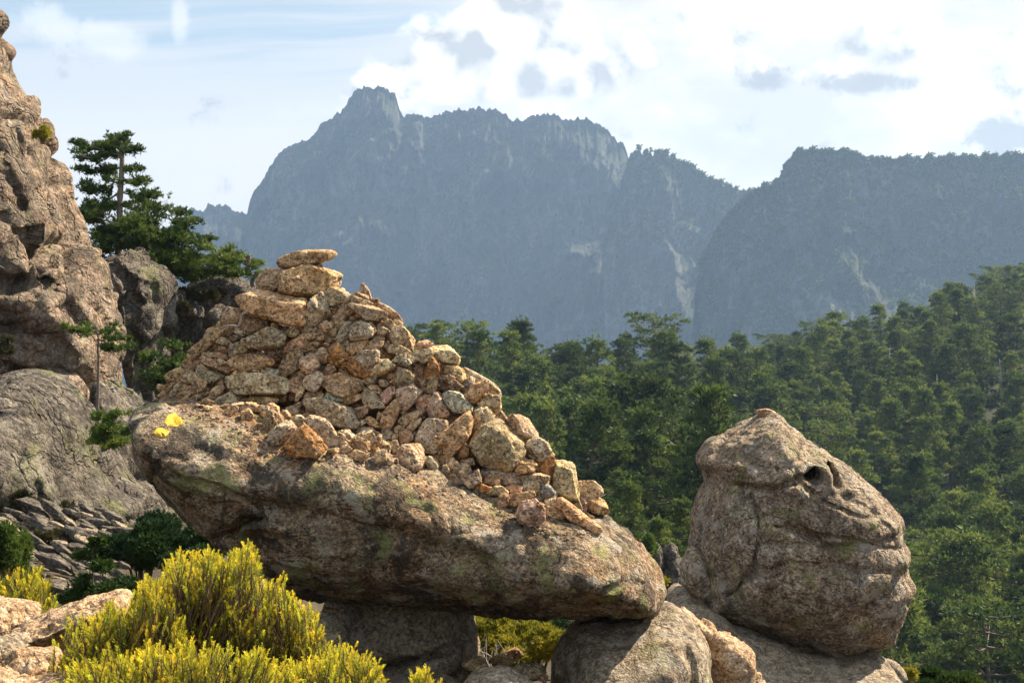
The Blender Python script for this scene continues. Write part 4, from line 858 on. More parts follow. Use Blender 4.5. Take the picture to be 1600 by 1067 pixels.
# origin|outline|colour|depth shift in cm (+ = farther)|label of the most distinctive ones
TABLE = '''
A|690,200 730,310 860,325 1180,260 1330,180 1385,125 1330,90 1130,90 960,98 800,140|o|10|long flat ochre capstone on the highest stack
A|890,350 930,270 1150,265 1235,290 1190,350 1080,405 900,385|d|8|small dark block under the flat capstone
A|700,540 890,380 1225,312 1445,420 1380,560 1250,600 1050,690 920,690 710,670|o|10|big tilted wedge stone under the small dark block
A|840,450 930,405 945,440 870,480|t|-18|tiny chip lying on the big tilted wedge
A|445,440 500,345 600,330 700,360 730,450 700,540 560,660 480,685 450,620|t|6|upright rounded stone left of the tilted wedge
A|170,700 210,670 450,600 700,640 1010,700 1045,800 1030,950 960,1025 800,1030 560,960 300,870 220,780|o|0|broad ochre base stone under the highest stack
A|1000,690 1150,680 1130,760 1080,820 1040,800|d|16|
A|1140,690 1230,640 1300,760 1330,900 1250,980 1150,1064 1000,1050 1050,950|g|4|mossy grey wedge right of the broad base stone
A|1230,690 1300,590 1430,565 1530,610 1560,650 1480,770 1350,790 1260,740|p|4|pitted round stone right of the tilted wedge
A|1240,850 1300,820 1330,880 1280,910 1250,890|t|-6|
A|1380,800 1430,800 1440,830 1340,970 1300,975 1310,900|o|8|
B|510,130 540,105 600,170 640,270 640,300 600,290 520,210|t|6|pointed little stone tipping the second stack
B|430,220 480,205 560,240 600,280 570,300 470,280 430,250|t|2|
B|375,270 420,262 520,300 640,340 640,370 580,395 500,390 390,330|t|0|flat stone under the two topmost of the second stack
B|640,300 720,288 740,320 690,400 640,390|d|10|
B|690,400 740,335 860,402 1000,525 1038,575 1030,640 930,560 760,460|p|12|long pale stone leaning down the second stack's right
B|370,360 420,350 600,400 760,430 860,500 850,540 700,530 560,540 480,490 390,410|t|-4|long tan slab lying across the second stack
B|190,510 300,420 370,350 390,400 440,470 330,560 260,590 210,550|r|4|
B|345,540 400,515 480,530 440,580 370,570|o|2|
B|470,540 560,530 630,550 620,590 500,580 460,570|t|4|
B|430,620 480,580 620,590 690,690 680,750 560,815 430,790|g|-6|broad grey-brown block high in the second stack
B|320,600 400,590 430,640 410,800 330,880 250,900 200,850 210,760 260,670|g|0|upright grey oval cobble in the second stack
B|680,560 750,510 790,560 760,600 700,620|r|4|
B|700,640 760,570 810,600 790,660 730,700|p|2|
B|700,730 790,650 850,690 850,720 770,770 710,765|t|-4|
B|820,580 880,555 940,620 920,670 850,680 820,640|t|2|
B|920,560 980,555 1030,600 1030,640 960,640|p|6|
B|830,780 880,690 960,640 1040,650 1140,760 1165,900 1150,970 1050,900 900,870|p|4|big sun-bleached block on the second stack's right flank
B|290,940 370,850 500,820 600,830 540,920 450,985 330,980|o|-6|leaf-shaped brown stone below the grey oval cobble
B|570,920 640,810 740,770 800,800 790,870 720,930 630,960|t|-6|smooth slanting oval under the grey-brown block
B|730,930 800,840 850,815 870,860 830,950 770,970|t|0|
B|840,910 920,870 1020,885 1150,970 1150,995 970,1005 850,970|t|-4|
C|940,160 1070,60 1190,40 1250,70 1200,130 1130,190 1000,200|p|4|flaky pale plate with a curled grey root on it
C|860,230 930,170 1150,190 1150,240 1000,220 870,240|o|8|
C|740,320 900,240 1035,255 960,350 830,410 760,500 680,590 710,440|o|2|angular ochre stone on the left shoulder
C|980,370 1000,320 1050,250 1200,250 1130,310 1060,360|d|6|
C|1210,270 1180,100 1300,90 1530,170 1540,240 1400,320 1230,400 1200,380|d|8|big dark brown block beneath the broad base stone
C|820,400 870,360 980,390 1070,470 1000,480 860,440|t|0|
C|970,390 1130,340 1190,370 1190,410 1080,450 990,430|d|4|
C|510,600 530,540 600,480 720,400 710,500 660,600 600,650 530,630|p|6|pale pointed stone on the pile's left outline
C|770,520 830,460 900,470 890,540 800,555|r|4|
C|890,500 930,460 1010,520 1010,580 900,560|r|2|
C|680,600 740,560 810,570 810,620 720,630|t|0|
C|810,590 870,560 990,590 1030,640 980,660 850,630|r|2|
C|440,680 510,640 600,640 560,690 480,720|o|6|
C|660,620 720,610 880,700 1030,780 1000,820 900,790 760,740 670,690|o|-6|long ochre slab tilting down on the left flank
C|870,660 910,640 985,690 930,720 880,700|t|-8|
C|1030,540 1050,480 1160,450 1210,480 1130,540 1150,580 1080,660 1040,640|g|0|
C|1185,450 1280,370 1450,300 1620,285 1700,360 1690,430 1600,500 1420,515 1260,490|g|-10|large smooth grey oval cobble on the left stack
C|1140,520 1190,480 1260,510 1250,570 1180,580|t|-4|
C|1005,700 1050,640 1200,580 1340,580 1560,640 1580,720 1400,750 1300,800 1100,800 1020,760|o|-4|big rough ochre block below the grey oval cobble
C|1250,520 1370,520 1370,570 1270,580|d|2|
C|1360,570 1420,550 1460,600 1400,610|g|0|
E|120,370 200,365 320,460 330,490 270,500 160,440|d|0|
C|1040,860 1090,800 1160,820 1160,860 1090,885|o|-6|
C|1165,820 1210,778 1270,820 1230,860 1180,855|p|-6|
C|1300,800 1340,760 1440,830 1440,885 1380,880|p|-8|
C|1400,740 1440,730 1560,770 1540,830 1450,830|t|-6|
E|100,700 200,620 310,640 300,690 150,740|w|-6|
E|-355,730 -300,735 -60,700 300,715 410,790 400,870 330,935 0,945 -240,940 -320,880|g|-10|broad flat grey block low in the left stack
C|615,790 680,750 830,780 950,860 920,900 830,955 680,900 630,850|g|-2|flat grey oval halfway down the left flank
C|640,750 700,720 775,780 740,810 650,800|t|-6|
C|560,730 600,670 660,690 640,760 580,800|o|2|
C|460,760 560,700 580,750 500,790|t|6|
C|225,880 260,820 390,760 470,790 440,860 410,930 260,930|o|2|rounded ochre stone near the pile's left end
C|410,900 460,850 530,850 510,940 430,950|t|-2|
C|500,880 540,810 620,840 660,910 590,960 520,970|t|-2|
D|580,400 660,340 750,380 700,495 590,510|t|-6|squared tan stone below the flat grey oval
D|120,570 150,530 320,380 345,400 250,520 140,600|o|0|long slanting stick-like stone at the pile's left end
D|65,600 110,570 135,600 70,615|t|0|
D|190,460 240,390 280,400 200,470|o|4|
D|265,520 330,440 370,420 350,540 280,580|g|0|
D|330,440 390,390 420,410 350,510 335,490|t|-4|
D|390,480 450,410 500,390 480,440 400,495|t|-2|
D|430,480 510,420 570,420 570,460 450,490|o|-2|
D|360,560 400,510 540,480 585,520 520,560 400,570|o|-6|
D|420,590 500,550 520,590 440,605|o|-10|
D|515,590 620,530 760,500 770,530 680,590 580,625|t|-8|
D|760,410 830,400 850,470 790,480|d|4|
D|850,390 920,340 980,390 960,440 860,440|o|0|
D|770,560 800,490 940,430 970,470 900,560 830,600 780,590|t|-8|
D|640,630 700,590 760,560 770,600 700,640|o|-10|
D|710,620 760,590 830,620 800,665 730,650|d|-6|
D|840,650 870,590 960,540 1040,500 1020,580 1110,630 950,650 880,705|g|-10|
D|1020,560 1060,500 1200,560 1150,610 1060,600|t|-6|
D|970,390 1020,385 1020,430 980,430|d|4|
D|1155,620 1250,580 1400,560 1600,565 1640,600 1600,650 1400,640 1250,635|o|-10|long thin flat stone under the broad grey block
D|965,750 1060,660 1140,690 1130,720 1050,805 980,780|o|-16|bright orange cube-like stone at the left foot
D|1060,650 1150,640 1210,640 1160,700 1130,700|t|-10|
D|900,690 950,660 1020,650 1000,690 930,710|t|-12|
D|1175,740 1230,650 1310,635 1420,680 1400,750 1240,765|t|-14|
D|1380,665 1520,680 1530,730 1490,790 1420,815 1390,750|g|-14|
D|580,690 610,645 660,660 620,700|g|-12|
D|650,690 670,660 720,660 700,695|r|-12|
D|700,700 740,670 810,690 770,740 720,730|p|-14|lone small pale chip at the pile's left foot
E|185,80 200,40 260,40 290,90 260,120 190,110|o|-2|
E|290,90 360,85 420,110 360,150 300,140|d|4|
E|355,180 420,110 540,135 530,170 480,220 380,200|t|-2|
E|340,220 450,220 400,270 345,270|d|4|
E|320,390 400,290 580,190 650,300 660,370 600,415 450,400 340,420|r|-4|long reddish stone slanting up in the central hollow
E|590,190 640,160 740,170 740,210 660,280 600,240|o|-6|
E|680,150 750,90 780,100 760,150 700,175|t|2|
E|760,130 800,105 850,180 820,200 750,190|t|0|
E|750,210 850,200 860,240 790,270 755,250|o|-2|
E|780,80 850,30 970,40 960,80 880,165 830,130|t|-2|
E|900,150 970,95 1020,120 1000,210 950,200|t|0|
E|850,260 890,190 980,250 990,290 900,300|d|2|
E|830,300 870,280 930,310 880,330|o|-2|
E|810,340 900,325 920,360 830,365|d|0|
E|730,430 790,370 860,370 910,430 890,530 830,530 750,480|t|-6|
E|650,300 720,270 800,285 760,330 680,340|t|-4|
E|665,360 720,340 765,370 740,395 670,390|o|-4|
E|310,640 340,500 420,400 510,370 585,420 560,560 500,620 380,685 330,680|v|-8|upright mossy stone in the middle of the pile
E|600,420 650,400 740,400 720,450 620,450|g|-2|
E|550,520 600,470 700,450 780,510 790,580 720,660 650,670 570,610|p|-12|knobbly pale round stone in the middle of the pile
E|840,640 900,550 960,560 980,640 930,690 850,700|r|-6|
E|430,680 500,640 550,630 530,700 450,720|t|-6|
E|530,650 570,630 640,690 620,720 550,700|t|-10|
E|420,870 430,750 520,700 590,720 590,790 540,870 470,895 430,885|r|-8|
E|605,790 640,700 740,655 830,680 835,780 800,850 720,895 640,860|g|-14|rounded grey-brown cobble left of the pitted ochre stone
E|825,790 850,710 950,690 1080,670 1220,730 1310,810 1300,890 1200,935 1080,920 900,880 840,840|o|-14|large pitted ochre stone in the middle of the pile
E|1030,640 1060,585 1120,590 1160,690 1090,680|o|-6|
E|895,450 930,350 1020,320 1110,380 1180,480 1150,560 1030,590 920,520|u|-8|rusty rough stone left under the leaf-shaped brown stone
E|1120,520 1200,440 1260,460 1320,560 1430,640 1380,680 1220,670 1130,580|u|-6|long rusty stone sloping under the triangular grey slab
E|1255,450 1310,400 1540,390 1550,450 1430,640 1380,640 1300,540|g|-12|triangular grey slab pointing down, above the rusty stone
G|165,430 220,350 380,350 450,400 450,440 300,475 210,540 170,490|p|-12|
E|1360,700 1440,670 1500,720 1490,780 1410,840 1340,790|t|-8|
E|490,1010 500,950 570,820 615,850 600,900 520,1010|p|-14|slim pale stone standing aslant left of the speckled oval
F|600,180 620,110 690,90 710,130 680,170 620,190|t|-10|
F|690,150 720,100 810,85 860,130 840,165 720,175|o|-12|
F|865,170 880,110 940,110 1070,160 1060,215 960,215 880,190|w|-16|
F|1080,200 1090,150 1310,130 1310,180 1130,260 1090,240|o|-14|
F|1200,260 1360,240 1350,280 1210,285|d|-8|
F|1250,420 1230,310 1400,265 1425,310 1380,370 1290,430|t|-12|
F|425,130 440,100 500,90 490,200 430,210|d|-6|
F|300,170 380,130 380,220 320,230|d|-6|
F|420,310 500,250 560,230 580,260 500,340 440,345|t|-12|
F|540,240 600,170 640,190 600,250|d|-8|
F|510,360 550,320 600,340 600,380 560,400 520,380|t|-12|
F|275,420 340,330 380,340 430,410 400,430 290,435|t|-12|
F|370,490 430,420 460,415 440,460 400,490|o|-14|
F|240,490 310,440 360,470 280,510|t|-12|
F|455,470 480,400 560,390 600,440 590,530 520,575 460,510|g|-14|
F|610,340 700,340 720,400 640,410|d|-8|
F|615,220 680,180 830,175 1000,230 1150,290 1240,410 1270,490 1200,560 1060,545 900,480 720,390 640,310|g|-20|largest smooth speckled oval at the foot of the pile
F|615,450 680,400 850,450 950,540 1020,650 1035,790 980,830 850,740 700,590|g|-20|grooved grey slab leaning on the brown triangle
F|600,520 640,530 720,620 860,760 900,800 780,890 600,915 450,900 350,830 360,770 430,680 540,560|u|-22|large reddish-brown triangular stone at the foot
F|135,720 180,610 300,500 430,490 490,570 450,640 340,720 280,800 220,865 150,790|g|-24|grey stone with a dark underside, leftmost at the foot
F|860,910 900,840 1030,800 1030,850 940,910 880,945|o|-20|
F|1030,610 1100,575 1160,590 1225,650 1180,710 1080,700|g|-18|
F|1140,580 1220,530 1265,540 1240,600 1200,630|t|-14|
F|1260,470 1370,440 1380,480 1330,520 1270,510|t|-16|
F|1260,590 1290,540 1400,545 1410,590 1260,630|g|-16|
F|1190,690 1270,630 1440,580 1480,650 1440,700 1360,750 1230,720|p|-22|pale flat-topped stone right of the speckled oval's foot
F|1100,730 1150,700 1280,775 1220,820|t|-22|
F|1040,780 1060,730 1110,715 1150,745 1080,780|t|-20|
F|1030,860 1080,780 1130,765 1190,820 1110,890 1070,895|t|-24|
F|1150,895 1250,820 1400,890 1390,920 1310,955 1220,930|o|-24|
H|80,700 110,620 250,480 285,500 270,590 120,715|t|-22|
H|110,390 140,375 200,410 285,460 260,480 170,440|t|-18|
H|155,720 180,660 250,635 260,670 190,750|o|-22|
H|200,760 220,690 290,665 350,700 355,760 310,830 230,850|p|-24|
H|355,690 430,570 480,560 510,640 490,720 400,750|p|-24|
H|290,480 300,410 360,390 430,440 430,490 380,480|g|-16|
H|285,540 300,480 380,480 390,530 330,580|g|-18|
H|395,520 440,465 500,480 490,530 430,570|t|-20|
H|310,610 350,560 410,575 390,630 340,650|t|-20|
H|330,820 370,760 440,765 430,840 380,865|g|-24|
H|430,770 490,770 500,820 440,825|d|-22|
H|490,690 560,610 680,600 810,820 790,880 690,945 600,920 500,790|g|-28|grey block with a broken rusty face at the foot
H|810,780 870,745 920,750 1000,850 990,910 880,890 830,830|t|-26|
H|440,410 500,355 560,360 600,400 520,470 450,450|t|-16|
H|510,560 515,480 570,415 640,430 660,520 610,590 540,630|r|-18|
H|600,400 700,300 780,270 770,340 680,430 640,430|t|-18|
H|660,500 690,430 740,430 720,490 680,540|t|-16|
H|495,290 560,230 730,170 785,210 750,260 600,350 510,320|t|-16|
H|705,600 720,500 790,350 860,280 1100,300 1120,370 1010,480 940,600 900,670 730,650|g|-16|big smooth grey-tan stone left of the diagonal slab
H|930,780 960,660 1090,420 1370,190 1410,300 1390,480 1290,600 1160,760 1010,835|o|-20|longest brown diagonal slab in the right half
H|935,620 960,540 1080,460 1050,600 960,665|t|-26|
H|920,520 970,475 1005,500 980,545|p|-28|
H|1255,780 1270,660 1310,580 1385,590 1390,680 1350,770|u|-20|
H|1270,830 1290,790 1430,770 1450,830 1360,850|t|-22|
H|1090,830 1160,770 1210,790 1280,860 1210,1010 1150,990 1080,900|t|-26|
H|1040,930 1060,860 1100,850 1150,960 1120,990 1060,970|t|-28|
H|1220,990 1290,850 1370,845 1405,900 1380,1010 1260,1050|t|-28|
H|775,240 790,200 850,220 850,260 800,275|d|-10|
H|270,390 300,290 310,210 440,40 500,20 520,130 440,350 360,400|o|-16|ochre slab standing aslant left of the pale triangle
H|95,270 150,250 210,300 260,330 270,390 180,370 110,320|o|-16|
H|230,270 250,190 300,220 290,290 240,300|t|-14|
H|740,690 950,670 910,730 800,750|d|-14|
G|410,360 500,290 600,270 690,320 690,370 600,430 500,400|g|-10|
G|355,540 370,510 480,500 430,580 380,590|o|-6|
G|440,560 510,440 640,470 720,580 690,660 500,700 440,630|v|-8|greenish-tan slab above the pale triangle
G|640,520 680,500 720,530 700,590|g|-6|
G|500,700 680,655 760,720 750,790 640,930 570,1000 530,900|g|-14|pale grey triangular stone pointing down
G|245,620 270,590 340,600 400,650 340,680 280,670|t|-10|
G|120,680 170,645 240,670 285,720 270,765 200,750|t|-12|
G|275,770 380,680 450,690 440,800 340,920 300,860|k|-10|pink stone left of the pale triangle
G|40,790 100,700 200,760 290,850 290,930 200,930 90,870|g|-12|
G|720,640 750,580 830,565 860,620 850,670 750,685|r|-4|
G|760,700 870,680 900,700 900,770 770,780|d|-4|
G|870,620 900,535 990,560 1000,640 960,760 900,760|t|-6|
G|660,310 720,230 880,200 940,260 900,340 850,375 700,350|p|-2|pale rounded stone bearing the lone top pebble
G|920,210 1130,195 1190,230 1260,330 1240,395 1080,385 960,330|p|2|flat pale slab right of the pebble-bearing stone
G|705,160 760,115 860,95 920,150 870,195 740,195|o|0|lone smooth pebble on top of the third stack
G|700,240 760,205 800,215 720,250|o|6|
G|820,550 840,470 930,300 980,350 1025,480 1000,550 860,590|u|-6|rusty split stone under the pebble-bearing stone
G|690,390 770,370 780,440 700,470|r|2|
G|780,400 850,380 850,460 800,480|u|2|
G|1010,420 1080,385 1080,460 1030,500|r|4|
G|1060,490 1100,420 1200,400 1300,470 1330,560 1290,670 1210,600 1080,530|o|0|curved sunlit ochre stone under the flat pale slab
G|1010,560 1150,540 1280,660 1260,700 1100,740 1020,720|d|-4|dark brown stone above the whitish green one
G|1081,550 1130,520 1215,550 1190,590 1100,580|p|-8|
G|1280,680 1320,600 1400,550 1450,580 1430,670 1350,730 1290,730|g|0|
G|1040,800 1110,730 1260,740 1310,830 1420,920 1410,980 1150,960 1080,900|w|-8|whitish green stone in the right half
G|720,870 780,790 900,780 930,830 870,960 800,1000 740,960|k|-8|
G|855,970 950,750 1000,760 1060,850 1140,990 1110,1060 950,1075 870,1020|k|-10|pinkish wedge under the whitish green stone
I|130,110 200,110 400,210 560,310 650,400 670,480 560,460 430,400 250,250|g|14|long smooth grey slab behind the right shoulder
I|160,480 300,350 420,290 490,290 460,430 350,555 230,520|o|-4|
I|360,560 480,455 640,480 655,610 600,700 450,640|p|2|
I|290,780 340,640 480,600 575,720 500,810 400,885 310,950|p|-4|cracked cream stone above the largest olive boulder
I|580,760 660,650 740,760 730,800 670,820|r|4|
I|740,770 860,705 930,740 1120,960 1090,1000 860,1064 800,950|k|0|squared pinkish block right of the cracked cream stone
J|435,130 490,-30 600,-120 760,-160 880,-100 960,0 1110,150 1100,230 900,400 730,400 560,340|v|-14|largest round olive-tan stone in the pile
J|1135,160 1160,70 1280,30 1400,100 1435,190 1400,280 1280,300 1160,240|g|-12|round speckled grey stone right of the olive stone
J|1100,230 1140,190 1420,230 1510,330 1540,540 1430,570 1310,480|u|-4|rusty block under the round speckled grey stone
J|1430,240 1470,215 1495,250 1480,290 1440,270|t|4|
J|895,390 1000,290 1100,275 1120,310 1010,430 950,440|t|-18|
J|1015,400 1090,320 1230,330 1255,390 1220,470 1040,490|o|-22|angular golden stone below the round speckled grey one
J|1050,500 1260,480 1420,510 1410,560 1280,580 1070,585|g|-22|flat grey plate under the angular golden stone
J|1070,640 1130,590 1290,590 1300,640 1260,710 1120,700|g|-24|
J|1240,700 1300,590 1400,620 1500,700 1500,760 1350,800 1230,800|b|-18|smooth bluish grey stone left of the olive slab
J|855,820 890,760 1050,760 1230,700 1250,750 1120,860 1020,905 930,890|o|-30|
J|790,770 820,720 870,740 850,800 800,800|t|-30|
J|690,700 740,640 830,640 900,700 900,750 700,750|t|-28|
J|870,660 950,620 1080,640 1060,730 940,740|r|-24|
J|570,440 700,420 900,430 1040,480 1050,620 850,640 620,580|g|-14|flat grey ledge stone below the largest olive stone
J|620,600 640,520 700,495 790,530 805,620 700,635|o|-28|
J|515,650 560,600 700,650 690,720 570,700|u|-28|
J|340,570 540,450 575,590 490,650 400,620|t|-26|
J|450,450 540,405 560,450 480,470|d|-22|
K|710,190 760,180 940,250 970,400 1010,640 970,680 850,640 690,590 640,500|v|-2|tall squared olive slab at the pile's right end
K|1000,440 1190,430 1280,490 1285,560 1200,610 1080,640 1010,590|p|8|layered tan stone right of the tall olive slab
K|1100,650 1180,610 1340,720 1360,780 1330,820 1200,810 1090,760|o|6|rightmost ochre stone of the pile
K|1010,610 1050,600 1095,660 1080,810 1000,740|k|0|
K|720,640 800,625 1000,770 1290,1000 1220,1035 1010,940 830,850 830,760|o|-10|long pointed splinter stone at the pile's right foot
K|570,650 680,625 820,730 820,800 600,730|p|-14|sun-bleached flat stone left of the long splinter
K|500,700 560,700 830,820 840,860 780,885 600,840|o|-16|
K|245,820 290,700 380,655 450,650 560,800 570,870 450,970 400,980 260,920|k|-26|chunky pinkish-brown stone at the right foot, left of the splinter
K|1090,800 1190,860 1180,890 1100,850|o|-2|
K|680,600 760,610 740,640 690,630|t|-6|
K|940,690 1000,640 1050,760 1000,750|t|-4|
'''
ICO = {}
def ico(sub):
    if sub not in ICO:
        import bmesh
        bm = bmesh.new(); bmesh.ops.create_icosphere(bm, subdivisions=sub, radius=1.0); bm.verts.ensure_lookup_table()
        ICO[sub] = (np.array([v.co for v in bm.verts]), np.array([[v.index for v in f.verts] for f in bm.faces])); bm.free()
    return ICO[sub]
def hull(P):
    P = sorted(map(tuple, P))
    def half(P):
        h = []
        for p in P:
            while len(h) >= 2 and (h[-1][0] - h[-2][0]) * (p[1] - h[-2][1]) - (h[-1][1] - h[-2][1]) * (p[0] - h[-2][0]) <= 0: h.pop()
            h.append(p)
        return h[:-1]
    return np.array(half(P) + half(P[::-1]))
def stone_mesh(P, depth, seed, sub=4, pn=11.0, rough=1.0):
    """P: convex outline in metres round its centre, counter-clockwise; depth: half thickness"""
    rg = np.random.default_rng(seed); H = []
    size = np.ptp(P, axis=0).max(); rm = math.sqrt(abs(np.sum(P[:, 0] * np.roll(P[:, 1], -1) - P[:, 1] * np.roll(P[:, 0], -1))) / 2 / math.pi)
    for a, b in zip(P, np.roll(P, -1, 0)):
        e = b - a; L = np.linalg.norm(e)
        if L < 1e-4: continue
        n2 = np.array([e[1], -e[0]]) / L; hh = max(n2 @ a, .12 * rm)
        t = rg.normal() * .18; n = np.array([n2[0], t, n2[1]]); n /= np.linalg.norm(n); H.append((n, hh))
    for sgn in (-1, 1):
        n = np.array([rg.normal() * .22, sgn, rg.normal() * .22 + .22 * (sgn < 0)]); n /= np.linalg.norm(n); H.append((n, depth))
        for k in range(4):
            a = rg.uniform(0, 6.28); c = rg.uniform(.25, .75); n = np.array([math.cos(a) * c, sgn * math.sqrt(1 - c * c), math.sin(a) * c])
            sup = max(n[0] * q[0] + n[2] * q[1] for q in P); H.append((n, (sup + abs(n[1]) * depth) * rg.uniform(.60, .84)))
    Nn = np.array([h[0] for h in H]); hs = np.array([h[1] for h in H])
    D, F = ico(sub); C = np.cov(P.T); w, E = np.linalg.eigh(C); w = np.sqrt(np.maximum(w, 1e-6)); w /= w.max(); w = np.maximum(w, .35)
    d2 = (D[:, [0, 2]] * w) @ E.T; D = np.stack([d2[:, 0], D[:, 1] * min(1, max(.4, depth / rm)) * .9, d2[:, 1]], 1)
    if np.linalg.det(E) < 0: F = F[:, ::-1]
    D /= np.linalg.norm(D, axis=1)[:, None]
    q = np.maximum(0, D @ Nn.T / hs); r = (q ** pn).sum(1) ** (-1 / pn) * 1.01
    V = D * r[:, None]; s = seed * 7.7
    n1 = fbm(V / size * 2.2 + s, 3); n2 = ridged(V / .05 + s, 3, .6); n3 = fbm(V / .016 + s, 2)
    bv, be = blocks(V / size * 2.6 + s * .37)
    V = V * (1 + rough * (.045 * n1 + .09 * bv + .03 * be)[:, None]) + D * ((.0040 * n2 + .0028 * n3) * min(1, rm / .05) * rough)[:, None]
    return V, F
slab_line = lambda px: np.interp(px, [230, 300, 420, 560, 700, 800, 900, 960], [632, 628, 672, 700, 735, 770, 800, 812])
def mound_y(px, py):
    hgt = max(0, slab_line(px) - py) / FPX * 11.6
    return 11.42 + .22 * min(hgt, 1.3)
stones = []
for ln in TABLE.strip().splitlines():
    o_, p_, c_, dy, lab = ln.split('|'); ox, oy = ORG[o_]
    P = np.array([(ox + x / 8, oy + y / 8) for x, y in pts(p_)])
    stones.append((P, c_, float(dy) / 100, lab))
# chinks between the traced stones take small wedged stones
rs = np.random.default_rng(99)
pile = pts('232,628 262,585 290,560 318,520 350,490 385,478 400,512 440,505 480,470 520,478 560,450 575,470 600,475 630,505 648,545 690,550 730,590 770,610 790,650 835,690 870,740 930,790 905,812 860,815 800,800 740,770 690,745 640,730 590,718 560,712 520,705 470,690 420,690 400,660 330,640 300,628')
cov = np.zeros((520, 760), bool)      # 1 px cells from (220,380)
CX, CY = np.meshgrid(np.arange(760) + 220.5, np.arange(520) + 380.5)
for P, *_ in stones:
    x0, y0 = P.min(0) - 2; x1, y1 = P.max(0) + 2; sx = slice(max(0, int(x0 - 220)), int(x1 - 220)); sy = slice(max(0, int(y0 - 380)), int(y1 - 380))
    cov[sy, sx] |= sdist(hull(P), CX[sy, sx], CY[sy, sx]) > .5
inside = sdist(pile, CX, CY)
fills = []
gap = (~cov) & (inside > 3)
idxs = np.argwhere(gap); rs.shuffle(idxs)
for iy, ix in idxs:
    if len(fills) >= 62: break
    if not gap[iy, ix]: continue
    r = 3
    while r < 13 and gap[max(0, iy - r):iy + r, max(0, ix - r):ix + r].mean() > .62: r += 1
    if r < 5 and len(fills) > 30: continue
    a = rs.uniform(0, 3.14); el_ = rs.uniform(1.0, 1.6); n = rs.integers(5, 8); t = np.sort(rs.uniform(0, 6.28, n))
    t = np.linspace(0, 6.28, n, endpoint=False) + rs.uniform(-.3, .3, n)
    q = np.stack([np.cos(t) * (r + 3) * el_ ** .5, np.sin(t) * (r + 3) / el_ ** .5], 1); q = q @ np.array([[math.cos(a), math.sin(a)], [-math.sin(a), math.cos(a)]]) + [ix + 220.5, iy + 380.5]
    fills.append((q, rs.choice(list('todtgrt')), .05, '')); R_f = r + 3
    gap[max(0, iy - R_f):iy + R_f, max(0, ix - R_f):ix + R_f] = False
NF = len(fills)
# labels
def cen(P): h = hull(P); return h.mean(0)
marks = [(cen(P), lab) for P, c, d, lab in stones if lab]
used = set(lab for _, lab in marks)
def short(lab):
    for w in (' in the middle of the pile', ' at the foot of the pile', ' on the left stack', ' in the right half', ' on the highest stack', ' high in the second stack', ' in the second stack', ' in the central hollow', ' at the foot'):
        lab = lab.replace(w, '')
    return lab
def auto_label(P, c):
    h = hull(P); ctr = h.mean(0); C = np.cov(h.T); w, E = np.linalg.eigh(C); asp = math.sqrt(w[1] / max(w[0], .01)); L = np.ptp(h @ E[:, 1])
    ang = abs(math.degrees(math.atan2(E[1, 1], E[0, 1]))); ang = min(ang, 180 - ang)
    size = 'tiny' if L < 12 else 'small' if L < 18 else 'middling' if L < 28 else 'large'
    shape = ('flat' if ang < 25 else 'upright' if ang > 65 else 'slanting') if asp > 1.5 else 'chunky'
    best = sorted(marks, key=lambda m: np.hypot(*(m[0] - ctr)))
    for m in best[:12]:
        d = ctr - m[0]; a = math.degrees(math.atan2(-d[1], d[0])) % 360
        rel = ['right of', 'up and right of', 'above', 'up and left of', 'left of', 'down and left of', 'below', 'down and right of'][int((a + 22.5) // 45) % 8]
        s = f'{size} {shape} {CNAME[c]} stone {rel} the {short(m[1])}'
        if len(s.split()) > 16: s = f'{size} {CNAME[c]} stone {rel} the {short(m[1])}'
        if s not in used and len(s.split()) <= 16: used.add(s); return s
    return s
def put_stone(P, c, dy, lab, seed, fill=False, Y=None, name='stone', group='stones piled on the huge boulder', mat=None, cat='stone'):
    h = hull(P); ctr = h.mean(0); area = abs(np.sum(h[:, 0] * np.roll(h[:, 1], -1) - h[:, 1] * np.roll(h[:, 0], -1))) / 2
    wpx = math.sqrt(area)
    if Y is None:
        Y = mound_y(*ctr); d = W(ctr[0], ctr[1] + wpx * .3, 1.0); hit = bvh_slab.ray_cast(Vector((0, 0, 0)), Vector(d).normalized())
        Y += dy
        rad = wpx / FPX * 11.5 * .42
        if hit[0]: Y = min(Y, hit[0].y - rad * .25)
    sc = Y / FPX; grow = 1.04
    Q = (h - ctr) * [1, -1] * sc * grow; Q = Q[::-1] if np.sum(Q[:, 0] * np.roll(Q[:, 1], -1) - Q[:, 1] * np.roll(Q[:, 0], -1)) < 0 else Q
    C = np.cov(Q.T); mn = 1.75 * math.sqrt(np.linalg.eigvalsh(C)[0]); rm = math.sqrt(area / math.pi) * sc
    depth = float(np.clip(.55 * mn + .5 * rm, .5 * rm, 1.3 * rm))
    V, F = stone_mesh(Q, depth, seed, 5 if wpx > 19 else 4 if wpx > 8 else 3, pn=(20, 30, 44, 60, 36)[seed % 5])
    o = mk_mesh(name, V, F, mat or M_stone); o.location = W(ctr[0], ctr[1], Y)
    rg = np.random.default_rng(seed + 500); t = np.array(TINT[c]) * [1.12, 1.15, 1.10] * rg.uniform(.85, 1.2) * (1 + rg.normal(size=3) * .03)
    o.color = (*t, 1)
    return tag(o, lab or auto_label(P, c), cat, group)
k = 0
root_done = False
for P, c, dy, lab in stones:
    so_ = put_stone(P, c, dy, lab, 1000 + k); k += 1
for P, c, dy, lab in fills:
    put_stone(P, c, dy, lab, 1000 + k); k += 1
